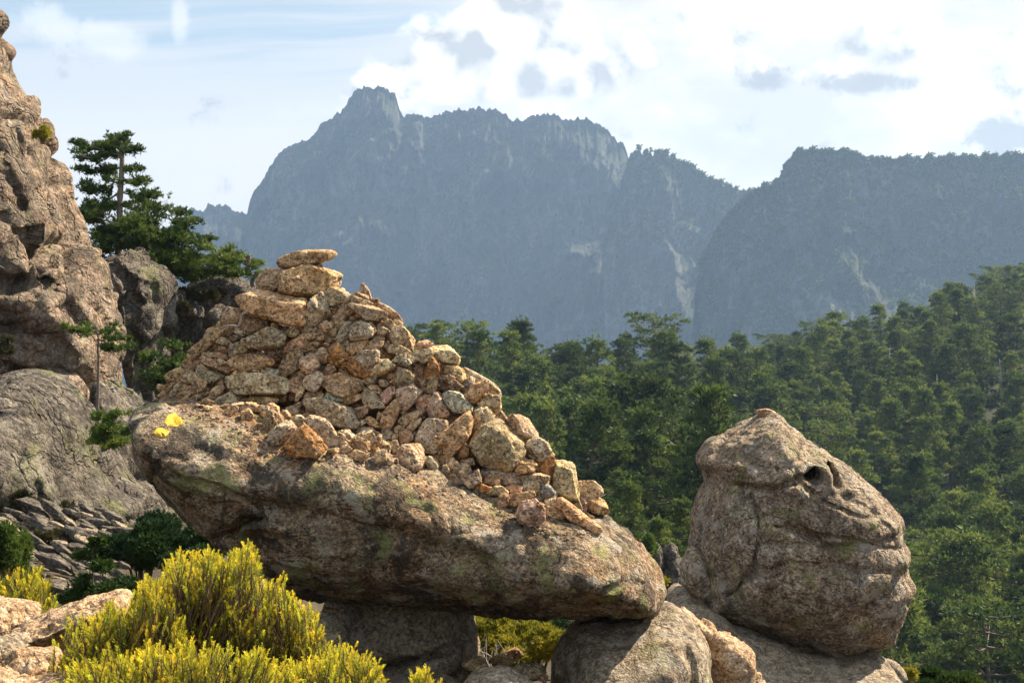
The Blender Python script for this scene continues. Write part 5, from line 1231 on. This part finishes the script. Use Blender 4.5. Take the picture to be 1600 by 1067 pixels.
# the curled grey root lying on the flaky plate
P = [np.array(W(230 + x / 8, 480 + y / 8, 11.18)) for x, y in pts('1250,66 1210,78 1178,98 1172,130 1160,170 1152,215 1142,240 1100,232 1050,224 990,230 940,246')]
c0 = np.mean(P, 0); V, F = tube(np.array(P) - c0, np.linspace(.011, .005, len(P)), 8)
V += (fbm(V * 40, 2) * .002)[:, None]; o = mk_mesh('dry_root', V, F, M_bark2); o.location = c0; tag(o, 'curled grey dry root lying on the flaky pale plate', 'root')
# small earth and chips packed inside the pile
pc = [((p[0] * .985 + 540 * .015), p[1] + 5) for p in pile]
o, V, Q = rock_body('rubble', [(x, y + 8) for x, y in pc], 11.86, .16, .30, .03, M_core, noise=nz(.02, 5, .025, 16), Dback=.4, lean=.26)
bvh_core = BVHTree.FromPolygons([tuple(v) for v in V], [tuple(q) for q in Q]); bpy.data.objects.remove(o)
gr = Geo(); gr.add(V, Q); rg = np.random.default_rng(77); chips = []
for _ in range(24):
    a = np.sort(rg.uniform(0, 6.28, 6)); chips.append(stone_mesh(hull(np.stack([np.cos(a) * rg.uniform(.7, 1.3), np.sin(a)], 1)) , .6, int(rg.integers(1e6)), 2, 30, 1.0))
base = pts('262,628 300,645 345,655 400,672 420,700 470,712 540,720 600,725 660,745 720,775 780,800 830,822 880,835 940,830')
for k_ in range(1500):
    if k_ < 1200: px, py = rg.uniform(232, 950), rg.uniform(400, 820); tgt = bvh_core
    else:
        t_ = rg.uniform(0, len(base) - 1.001); i_ = int(t_); px = base[i_][0] + (base[i_ + 1][0] - base[i_][0]) * (t_ - i_); py = base[i_][1] + (base[i_ + 1][1] - base[i_][1]) * (t_ - i_) + abs(rg.normal()) * 7 - 3; tgt = bvh_slab
    hit = tgt.ray_cast(Vector((0, 0, 0)), Vector(W(px, py, 1.0)).normalized())
    if not hit[0]: continue
    r_ = rg.uniform(.016, .05) if k_ < 1200 else rg.uniform(.006, .018); cv, cf = chips[rg.integers(0, 24)]
    A_ = np.linalg.qr(rg.normal(size=(3, 3)))[0]; 
    if np.linalg.det(A_) < 0: A_[:, 0] *= -1
    gr.add(cv @ A_ * r_ + np.array(hit[0]) - [0, r_ * .3, 0], cf)
o = gr.build('rubble', M_core); tag(o, 'rubble and grit packed between and strewn below the piled stones', 'rubble', kind='stuff')
# the pebble on the face-like boulder
put_stone(np.array(pts('1181,645 1184,641 1196,639 1206,641 1211,645 1206,649 1190,650')), 't', 0, 'flat tan pebble placed on top of the face-like boulder', 4001, Y=17.9, name='stone', group=None)
# ------------------------------------------------------------------ scree, loose stones, shrubs
# slabby scree at the left
rq = np.random.default_rng(41); scree = pts('0,800 40,800 110,790 170,800 200,830 205,880 160,900 200,925 130,940 70,925 20,900 0,870')
sp = []; tr_ = 0
while len(sp) < 84 and tr_ < 4000:
    tr_ += 1; px, py = rq.uniform(-5, 210), rq.uniform(785, 945)
    if sdist(scree, np.array([px]), np.array([py]))[0] < 0: continue
    L = rq.uniform(11, 40) * (1 if py < 870 else .8)
    if any(abs(px - a) < (L + c) * .42 and abs(py - b) < (L + c) * .13 for a, b, c in sp): continue
    sp.append((px, py, L))
SL = []
SMARK = [((42, 782), 'left dark heather bush'), ((100, 800), 'right dark heather bush'), ((70, 836), 'brownish heather tuft'), ((146, 880), 'pine sapling'), ((190, 830), 'dark spreading evergreen'), ((8, 850), 'green young pine at the edge'), ((55, 900), 'yellow heath shrub'), ((120, 935), 'long sunlit slab')]
def scree_label(px, py, L, col, sp):
    sz = 'small' if L < 15 else 'middling' if L < 24 else 'large'; cn = 'grey' if col == 'g' else 'tan-grey'
    for m in sorted(SMARK, key=lambda m: math.hypot(m[0][0] - px, m[0][1] - py)):
        a = math.degrees(math.atan2(m[0][1] - py, px - m[0][0])) % 360; d = math.hypot(m[0][0] - px, m[0][1] - py)
        rel = ['right of', 'up and right of', 'above', 'up and left of', 'left of', 'down and left of', 'below', 'down and right of'][int((a + 22.5) // 45) % 8]
        for near in (('close ', 'just ') if d < 40 else ('well ', 'farther ')):
            s = f'{sz} flat {cn} scree rock {near}{rel} the {m[1]}'
            if s not in used and len(s.split()) <= 16: used.add(s); return s
    return s
for i, (px, py, L) in enumerate(sp):
    a = math.radians(rq.uniform(5, 38)); n = 7; t = np.linspace(0, 6.28, n, endpoint=False) + rq.uniform(-.3, .3, n)
    q = np.stack([np.cos(t) * L, np.sin(t) * L * rq.uniform(.16, .36)], 1); q = q @ np.array([[math.cos(a), math.sin(a)], [-math.sin(a), math.cos(a)]]) + [px, py]
    Y = np.interp(py, [785, 945], [21.5, 13.0]); col = rq.choice(list('ggtg'))
    band = 'upper' if py < 835 else 'middle' if py < 885 else 'lower'; side = 'left' if px < 70 else 'centre' if px < 140 else 'right'
    SL.append((px, py, L, col)); o = put_stone(q, col, 0, scree_label(px, py, L, col, sp), 3000 + i, Y=Y, name='scree_rock', group='flat rocks of the scree below the cliff', mat=M_crag if col == 'g' else M_supp, cat='rock')
for i, (s_, c, Y, lb) in enumerate((
  ('560,1067 566,1048 580,1042 594,1050 598,1067', 'g', 10.9, 'grey stone low behind the heath in the dark gap'),
  ('722,1036 740,1026 756,1030 762,1044 740,1050', 't', 11.6, 'small tan stone in the gap under the huge boulder'),
  ('768,1030 784,1022 800,1030 796,1042 774,1044', 'o', 12.0, 'small ochre stone in the gap near the yellow shrub'),
  ('804,1046 820,1038 846,1042 848,1054 820,1058', 'g', 11.4, 'flat grey stone at the foot of the propping boulder'),
  ('836,1058 846,1052 856,1058 850,1066', 't', 11.2, 'tiny tan stone at the foot of the propping boulder'),
  ('790,1018 806,1012 816,1020 806,1028', 'd', 12.5, 'dark stone just under the yellow shrub'),
  ('500,962 508,950 524,952 528,962 514,968', 'o', 11.3, 'small ochre stone wedged under the huge boulder'))):
    put_stone(np.array(pts(s_)), c, 0, lb, 3300 + i, Y=Y, name='stone', group=None)

# heath: upright plumes of close-set yellow-green leaves on thin twigs
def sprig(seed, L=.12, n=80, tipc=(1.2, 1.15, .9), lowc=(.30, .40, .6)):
    rg = np.random.default_rng(seed); u = rg.uniform(0, 1, n) ** .75; a = rg.uniform(0, 6.28, n)
    el_ = .55 + .5 * u; d = np.stack([np.cos(a) * np.cos(el_), np.sin(a) * np.cos(el_), np.sin(el_)], 1)
    b = np.stack([.003 * np.cos(a), .003 * np.sin(a), u * L], 1); ln = .0125 * (1.1 - .35 * u) * rg.uniform(.8, 1.2, n)
    s = np.stack([-np.sin(a), np.cos(a), 0 * a], 1) * .0022
    V = np.stack([b - s, b + s, b + d * ln[:, None] + s * .5, b + d * ln[:, None] - s * .5], 1).reshape(-1, 3)
    V = V.copy(); V[:, 0] += V[:, 2] ** 2 * rg.uniform(-2, 2.6); V[:, 1] += V[:, 2] ** 2 * rg.normal() * 1.5
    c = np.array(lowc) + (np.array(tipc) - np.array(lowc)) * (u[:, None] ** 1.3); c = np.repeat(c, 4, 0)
    return V, np.arange(n * 4).reshape(-1, 4), c
SPR = [sprig(50 + i) for i in range(6)]
def frame(d):
    d = d / np.linalg.norm(d); a = np.cross(d, rng.normal(size=3)); a /= np.linalg.norm(a); return np.stack([a, np.cross(d, a), d])
def heath(label, top, Y0, Y1, ybase, n, seed, scale=1.0, mat=None, group=None, name='heath_shrub', depth=300):
    """top: picture outline of the plume tips; plumes stand between distances Y0 and Y1"""
    rg = np.random.default_rng(seed); T = np.array(pts(top)); x0, x1 = T[0, 0], T[-1, 0]; Ym = (Y0 + Y1) / 2
    root = W((x0 + x1) / 2, ybase, Ym); r = empty(name, root); tag(r, label, 'shrub', group)
    V_, F_, C_, tw = [], [], [], Geo(); off = 0
    # plume clumps give the outline its uneven humps
    ncl = max(4, int((x1 - x0) / 26)); clx = rg.uniform(x0, x1, ncl)
    n = int(n * 2.0); scale *= .88
    for i in range(n):
        px = rg.uniform(x0, x1) if rg.uniform() < .35 else float(np.clip(clx[rg.integers(0, ncl)] + rg.normal() * 11, x0, x1))
        w = rg.uniform(); Y = Y0 + (Y1 - Y0) * w; dn = depth * rg.uniform(0, 1) ** 1.25 * (1.0 - .55 * w)
        py = np.interp(px, T[:, 0], T[:, 1]) + dn + abs(rg.normal()) * 11 - 4 + 8 * math.sin(px * .11 + seed) + 6 * math.sin(px * .31 + seed * 2) 
        tip = W(px, py, Y); fan = tip - (root + np.array([0, 0, -.25])); d = fan / np.linalg.norm(fan) * .75 + np.array([0, 0, .7]) + rg.normal(size=3) * np.array([.26, .30, .18])
        s = scale * rg.uniform(.6, 1.3); V, F, C = SPR[i % 6]; M = frame(d); base = tip - M[2] * .12 * s
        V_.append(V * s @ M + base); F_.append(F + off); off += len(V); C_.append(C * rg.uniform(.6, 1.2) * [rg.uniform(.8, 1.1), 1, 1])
        if i % 4:
            mid = base - M[2] * .12 * s + rg.normal(size=3) * .01; low = mid * .55 + (root + [rg.normal() * .12, rg.normal() * .1, .02]) * .45
            V, F = tube([base + M[2] * .1 * s, base, mid, low], [.0018, .0025, .0035, .005], 3); tw.add(V, F)
    C = np.concatenate(C_); C = np.concatenate([C, np.ones((len(C), 1))], 1); V = np.concatenate(V_) - root
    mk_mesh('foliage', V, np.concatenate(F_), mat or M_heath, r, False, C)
    V, Fs = tw.get(); mk_mesh('twigs', V - root, Fs, M_twig, r)
    return r
GH = 'heath shrubs along the bottom edge'
heath('wide golden heath shrub at the left of the front row', '74,1050 82,1000 100,975 140,955 175,950 200,948 215,915 240,905 268,925 280,960 290,990', 6.3, 7.3, 1110, 950, 61, group=GH, depth=190)
heath('tallest golden heath shrub in the middle of the front row', '205,960 232,925 250,890 268,872 285,862 305,856 325,858 345,880 362,858 380,850 398,858 408,900 412,940', 6.6, 7.8, 1130, 1150, 62, group=GH, depth=230)
heath('tapering golden heath plume right of the tallest shrub', '400,960 410,925 420,900 436,905 450,925 470,935 490,950 500,985 506,1030', 6.7, 7.5, 1130, 620, 63, group=GH, depth=190)
heath('lower golden heath shrub in front at right', '430,1060 442,1040 455,1026 475,1030 500,1040 515,1000 530,998 550,1010 575,1015 592,1030 600,1065', 6.0, 6.9, 1130, 520, 64, group=GH, depth=110)
heath('golden heath filling the bottom below the tallest shrub', '100,1040 160,1020 220,1010 300,1000 360,1005 420,1020 470,1050', 5.7, 6.4, 1160, 620, 67, group=GH, depth=110)
heath('lone bright heath tuft in front of the dark gap', '648,1062 656,1044 664,1040 674,1046 690,1058', 6.2, 6.5, 1110, 60, 65, depth=60)
heath('bright yellow heath shrub at the left edge behind the sunlit rocks', '-20,900 10,898 24,886 40,880 55,884 64,895 78,925 90,940 98,952', 9.2, 10.6, 1010, 420, 66, scale=1.35, depth=85)

# rounder shrubs
def bush(name, label, cx, cy_, rx, ry, Y, n, mat, seed, bl=.06, bw=.015, ry_depth=None, cat='shrub', up=.6, blades=8, stem=True):
    rg = np.random.default_rng(seed); sc = Y / FPX; base = W(cx, cy_ + ry, Y); r = empty(name, base); tag(r, label, cat)
    nl = 14; lob = rg.normal(size=(nl, 3)); lob /= np.linalg.norm(lob, axis=1)[:, None]; lob *= rg.uniform(.3, 1.0, (nl, 1)); lob[:, 2] = np.abs(lob[:, 2]) * .9
    li = rg.integers(0, nl, n); d = rg.normal(size=(n, 3)); d /= np.linalg.norm(d, axis=1)[:, None]
    p = lob[li] + d * (rg.uniform(.15, 1, (n, 1)) ** .5) * .33
    ext = np.array([rx * sc, (ry_depth or (rx + ry) / 2) * sc, ry * 1.1 * sc]); C = p * ext + [0, 0, ry * sc * .42]
    C[:, 2] = np.maximum(C[:, 2], .02)
    V, F = needles(C, d * .6, blades, bl, bw, .5, rg, up); mk_mesh('foliage', V, F, mat, r, False)
    g = Geo()
    for k in range(10):
        e = C[rg.integers(0, n)] * .8; V, F = tube([[e[0] * .4, e[1] * .4, -.1], e * .6, e], [.012 * (bl / .06), .008 * (bl / .06), .004], 4); g.add(V, F)
    g.build('stems', M_twig, r); return r
bush('yellow_shrub', 'yellow-green shrub glimpsed through the gap under the huge boulder', 832, 992, 64, 46, 14.0, 1700, M_heath2, 71, .075, .014)
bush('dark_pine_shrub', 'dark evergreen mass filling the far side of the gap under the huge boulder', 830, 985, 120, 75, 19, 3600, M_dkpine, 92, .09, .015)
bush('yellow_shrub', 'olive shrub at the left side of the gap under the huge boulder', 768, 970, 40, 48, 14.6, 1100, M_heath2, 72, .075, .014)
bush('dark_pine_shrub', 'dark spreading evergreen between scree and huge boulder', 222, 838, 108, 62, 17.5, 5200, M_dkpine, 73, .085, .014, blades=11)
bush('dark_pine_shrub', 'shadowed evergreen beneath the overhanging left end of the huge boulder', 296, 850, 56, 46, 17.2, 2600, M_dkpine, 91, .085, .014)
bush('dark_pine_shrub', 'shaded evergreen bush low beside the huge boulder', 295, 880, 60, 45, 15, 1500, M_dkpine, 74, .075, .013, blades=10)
bush('green_pine_shrub', 'green young pine at the left edge above the yellow heath', 8, 850, 38, 62, 15, 1700, M_pine_near, 75, .075, .011, blades=10)
bush('green_pine_shrub', 'green sprawling shrub behind the sunlit slab', 180, 915, 60, 26, 13.2, 900, M_dkpine, 76, .06, .010)
bush('heather_bush', 'dark heather bush at the top of the scree, left one', 42, 782, 30, 26, 22, 700, M_dry, 77, .10, .02)
bush('heather_bush', 'dark heather bush at the top of the scree, right one', 100, 800, 28, 22, 21, 600, M_dry, 78, .10, .02)
bush('heather_bush', 'brownish heather tuft in the middle of the scree', 70, 836, 26, 13, 18.5, 400, M_dry, 79, .09, .018)
bush('heather_bush', 'dark green tuft on the ledge at far left', 12, 740, 16, 20, 23, 300, M_dry, 80, .10, .02)
bush('heather_bush', 'dark tuft on the upper ledge at the left edge', 6, 545, 14, 9, 29.5, 200, M_dry, 81, .12, .02)
bush('heather_bush', 'olive tuft on the cliff at left, lower of two', 8, 530, 18, 9, 29.6, 160, M_dry, 82, .12, .02)
bush('heather_bush', 'small olive bush growing on the cliff edge high up', 68, 206, 12, 12, 30.2, 220, M_heath2, 83, .14, .02)
bush('heather_bush', 'dark heather clump on the outcrop, left of two', 288, 458, 14, 9, 43, 250, M_dry, 84, .2, .04)
bush('heather_bush', 'dark heather clump on the outcrop, right of two', 322, 462, 16, 8, 43, 250, M_dry, 85, .2, .04)
bush('heather_bush', 'lone dark heather clump above the dark rock wall', 285, 478, 11, 7, 42, 180, M_dry, 86, .2, .04)
bush('green_shrub', 'green leafy shrub at the bottom right edge of the forest', 1485, 1058, 55, 22, 24, 900, M_pine_near, 87, .16, .03)
bush('green_shrub', 'small yellow-green shrub beside the small grey rock', 1412, 1052, 20, 10, 22, 250, M_heath2, 88, .12, .025)
bush('green_shrub', 'yellow-green shrub left of the distant rock pile', 1012, 850, 14, 24, 59, 350, M_pine_near, 89, .3, .06)
bush('green_shrub', 'small green shrub in front of the distant rock pile', 1030, 905, 12, 8, 58, 160, M_heath2, 90, .25, .06)
# sapling among the scree
crag_tree('pine_sapling', 'thin reddish pine sapling standing in the scree', 12.6, '146,945 145,900 146,850', [(145, 900, 118, 912, .1, 30, 12), (145, 880, 172, 884, -.1, 30, 12), (145, 870, 125, 868, 0, 24, 10), (145, 915, 175, 925, .1, 36, 14), (145, 925, 112, 935, -.1, 36, 14), (146, 858, 150, 848, 0, 24, 9)], M_pine_near, .075, seed=31, tr_r=(1.6, .7))
# twiggy dry stalks in the gap
g = Geo(); rg = np.random.default_rng(33)
base = W(758, 1040, 12.8)
for k in range(34):
    a = np.array([rg.normal() * .14, rg.normal() * .1, 0]); d = np.array([rg.normal() * .5, rg.normal() * .3, 1]); L = rg.uniform(.12, .34)
    V, F = tube([a, a + d * L * .5, a + d * L + [0, 0, -.04]], [.003, .0025, .0012], 3); g.add(V, F)
o = g.build('dry_stalks', M_dead); o.location = base; tag(o, 'tuft of dry straw-like stalks in the gap under the huge boulder', 'dry grass')

# ------------------------------------------------------------------ the air between here and the mountain
hb = mk_mesh('haze', np.array([(x, y, z) for x in (-3700, 3700) for y in (-3700, 3700) for z in (-420, 540)], float), np.array([(0, 1, 3, 2), (4, 6, 7, 5), (0, 4, 5, 1), (2, 3, 7, 6), (0, 2, 6, 4), (1, 5, 7, 3)]), smooth=False)
hm = bpy.data.materials.new('haze'); hm.use_nodes = True; hm.node_tree.nodes.clear()
ho = hm.node_tree.nodes.new('ShaderNodeOutputMaterial'); hv = hm.node_tree.nodes.new('ShaderNodeVolumePrincipled')
hv.inputs['Color'].default_value = (.42, .64, 1.0, 1); hv.inputs['Density'].default_value = HAZE_DENSITY; hv.inputs['Anisotropy'].default_value = .2
hm.node_tree.links.new(hv.outputs[0], ho.inputs['Volume']); hb.data.materials.append(hm); tag(hb, kind='stuff')
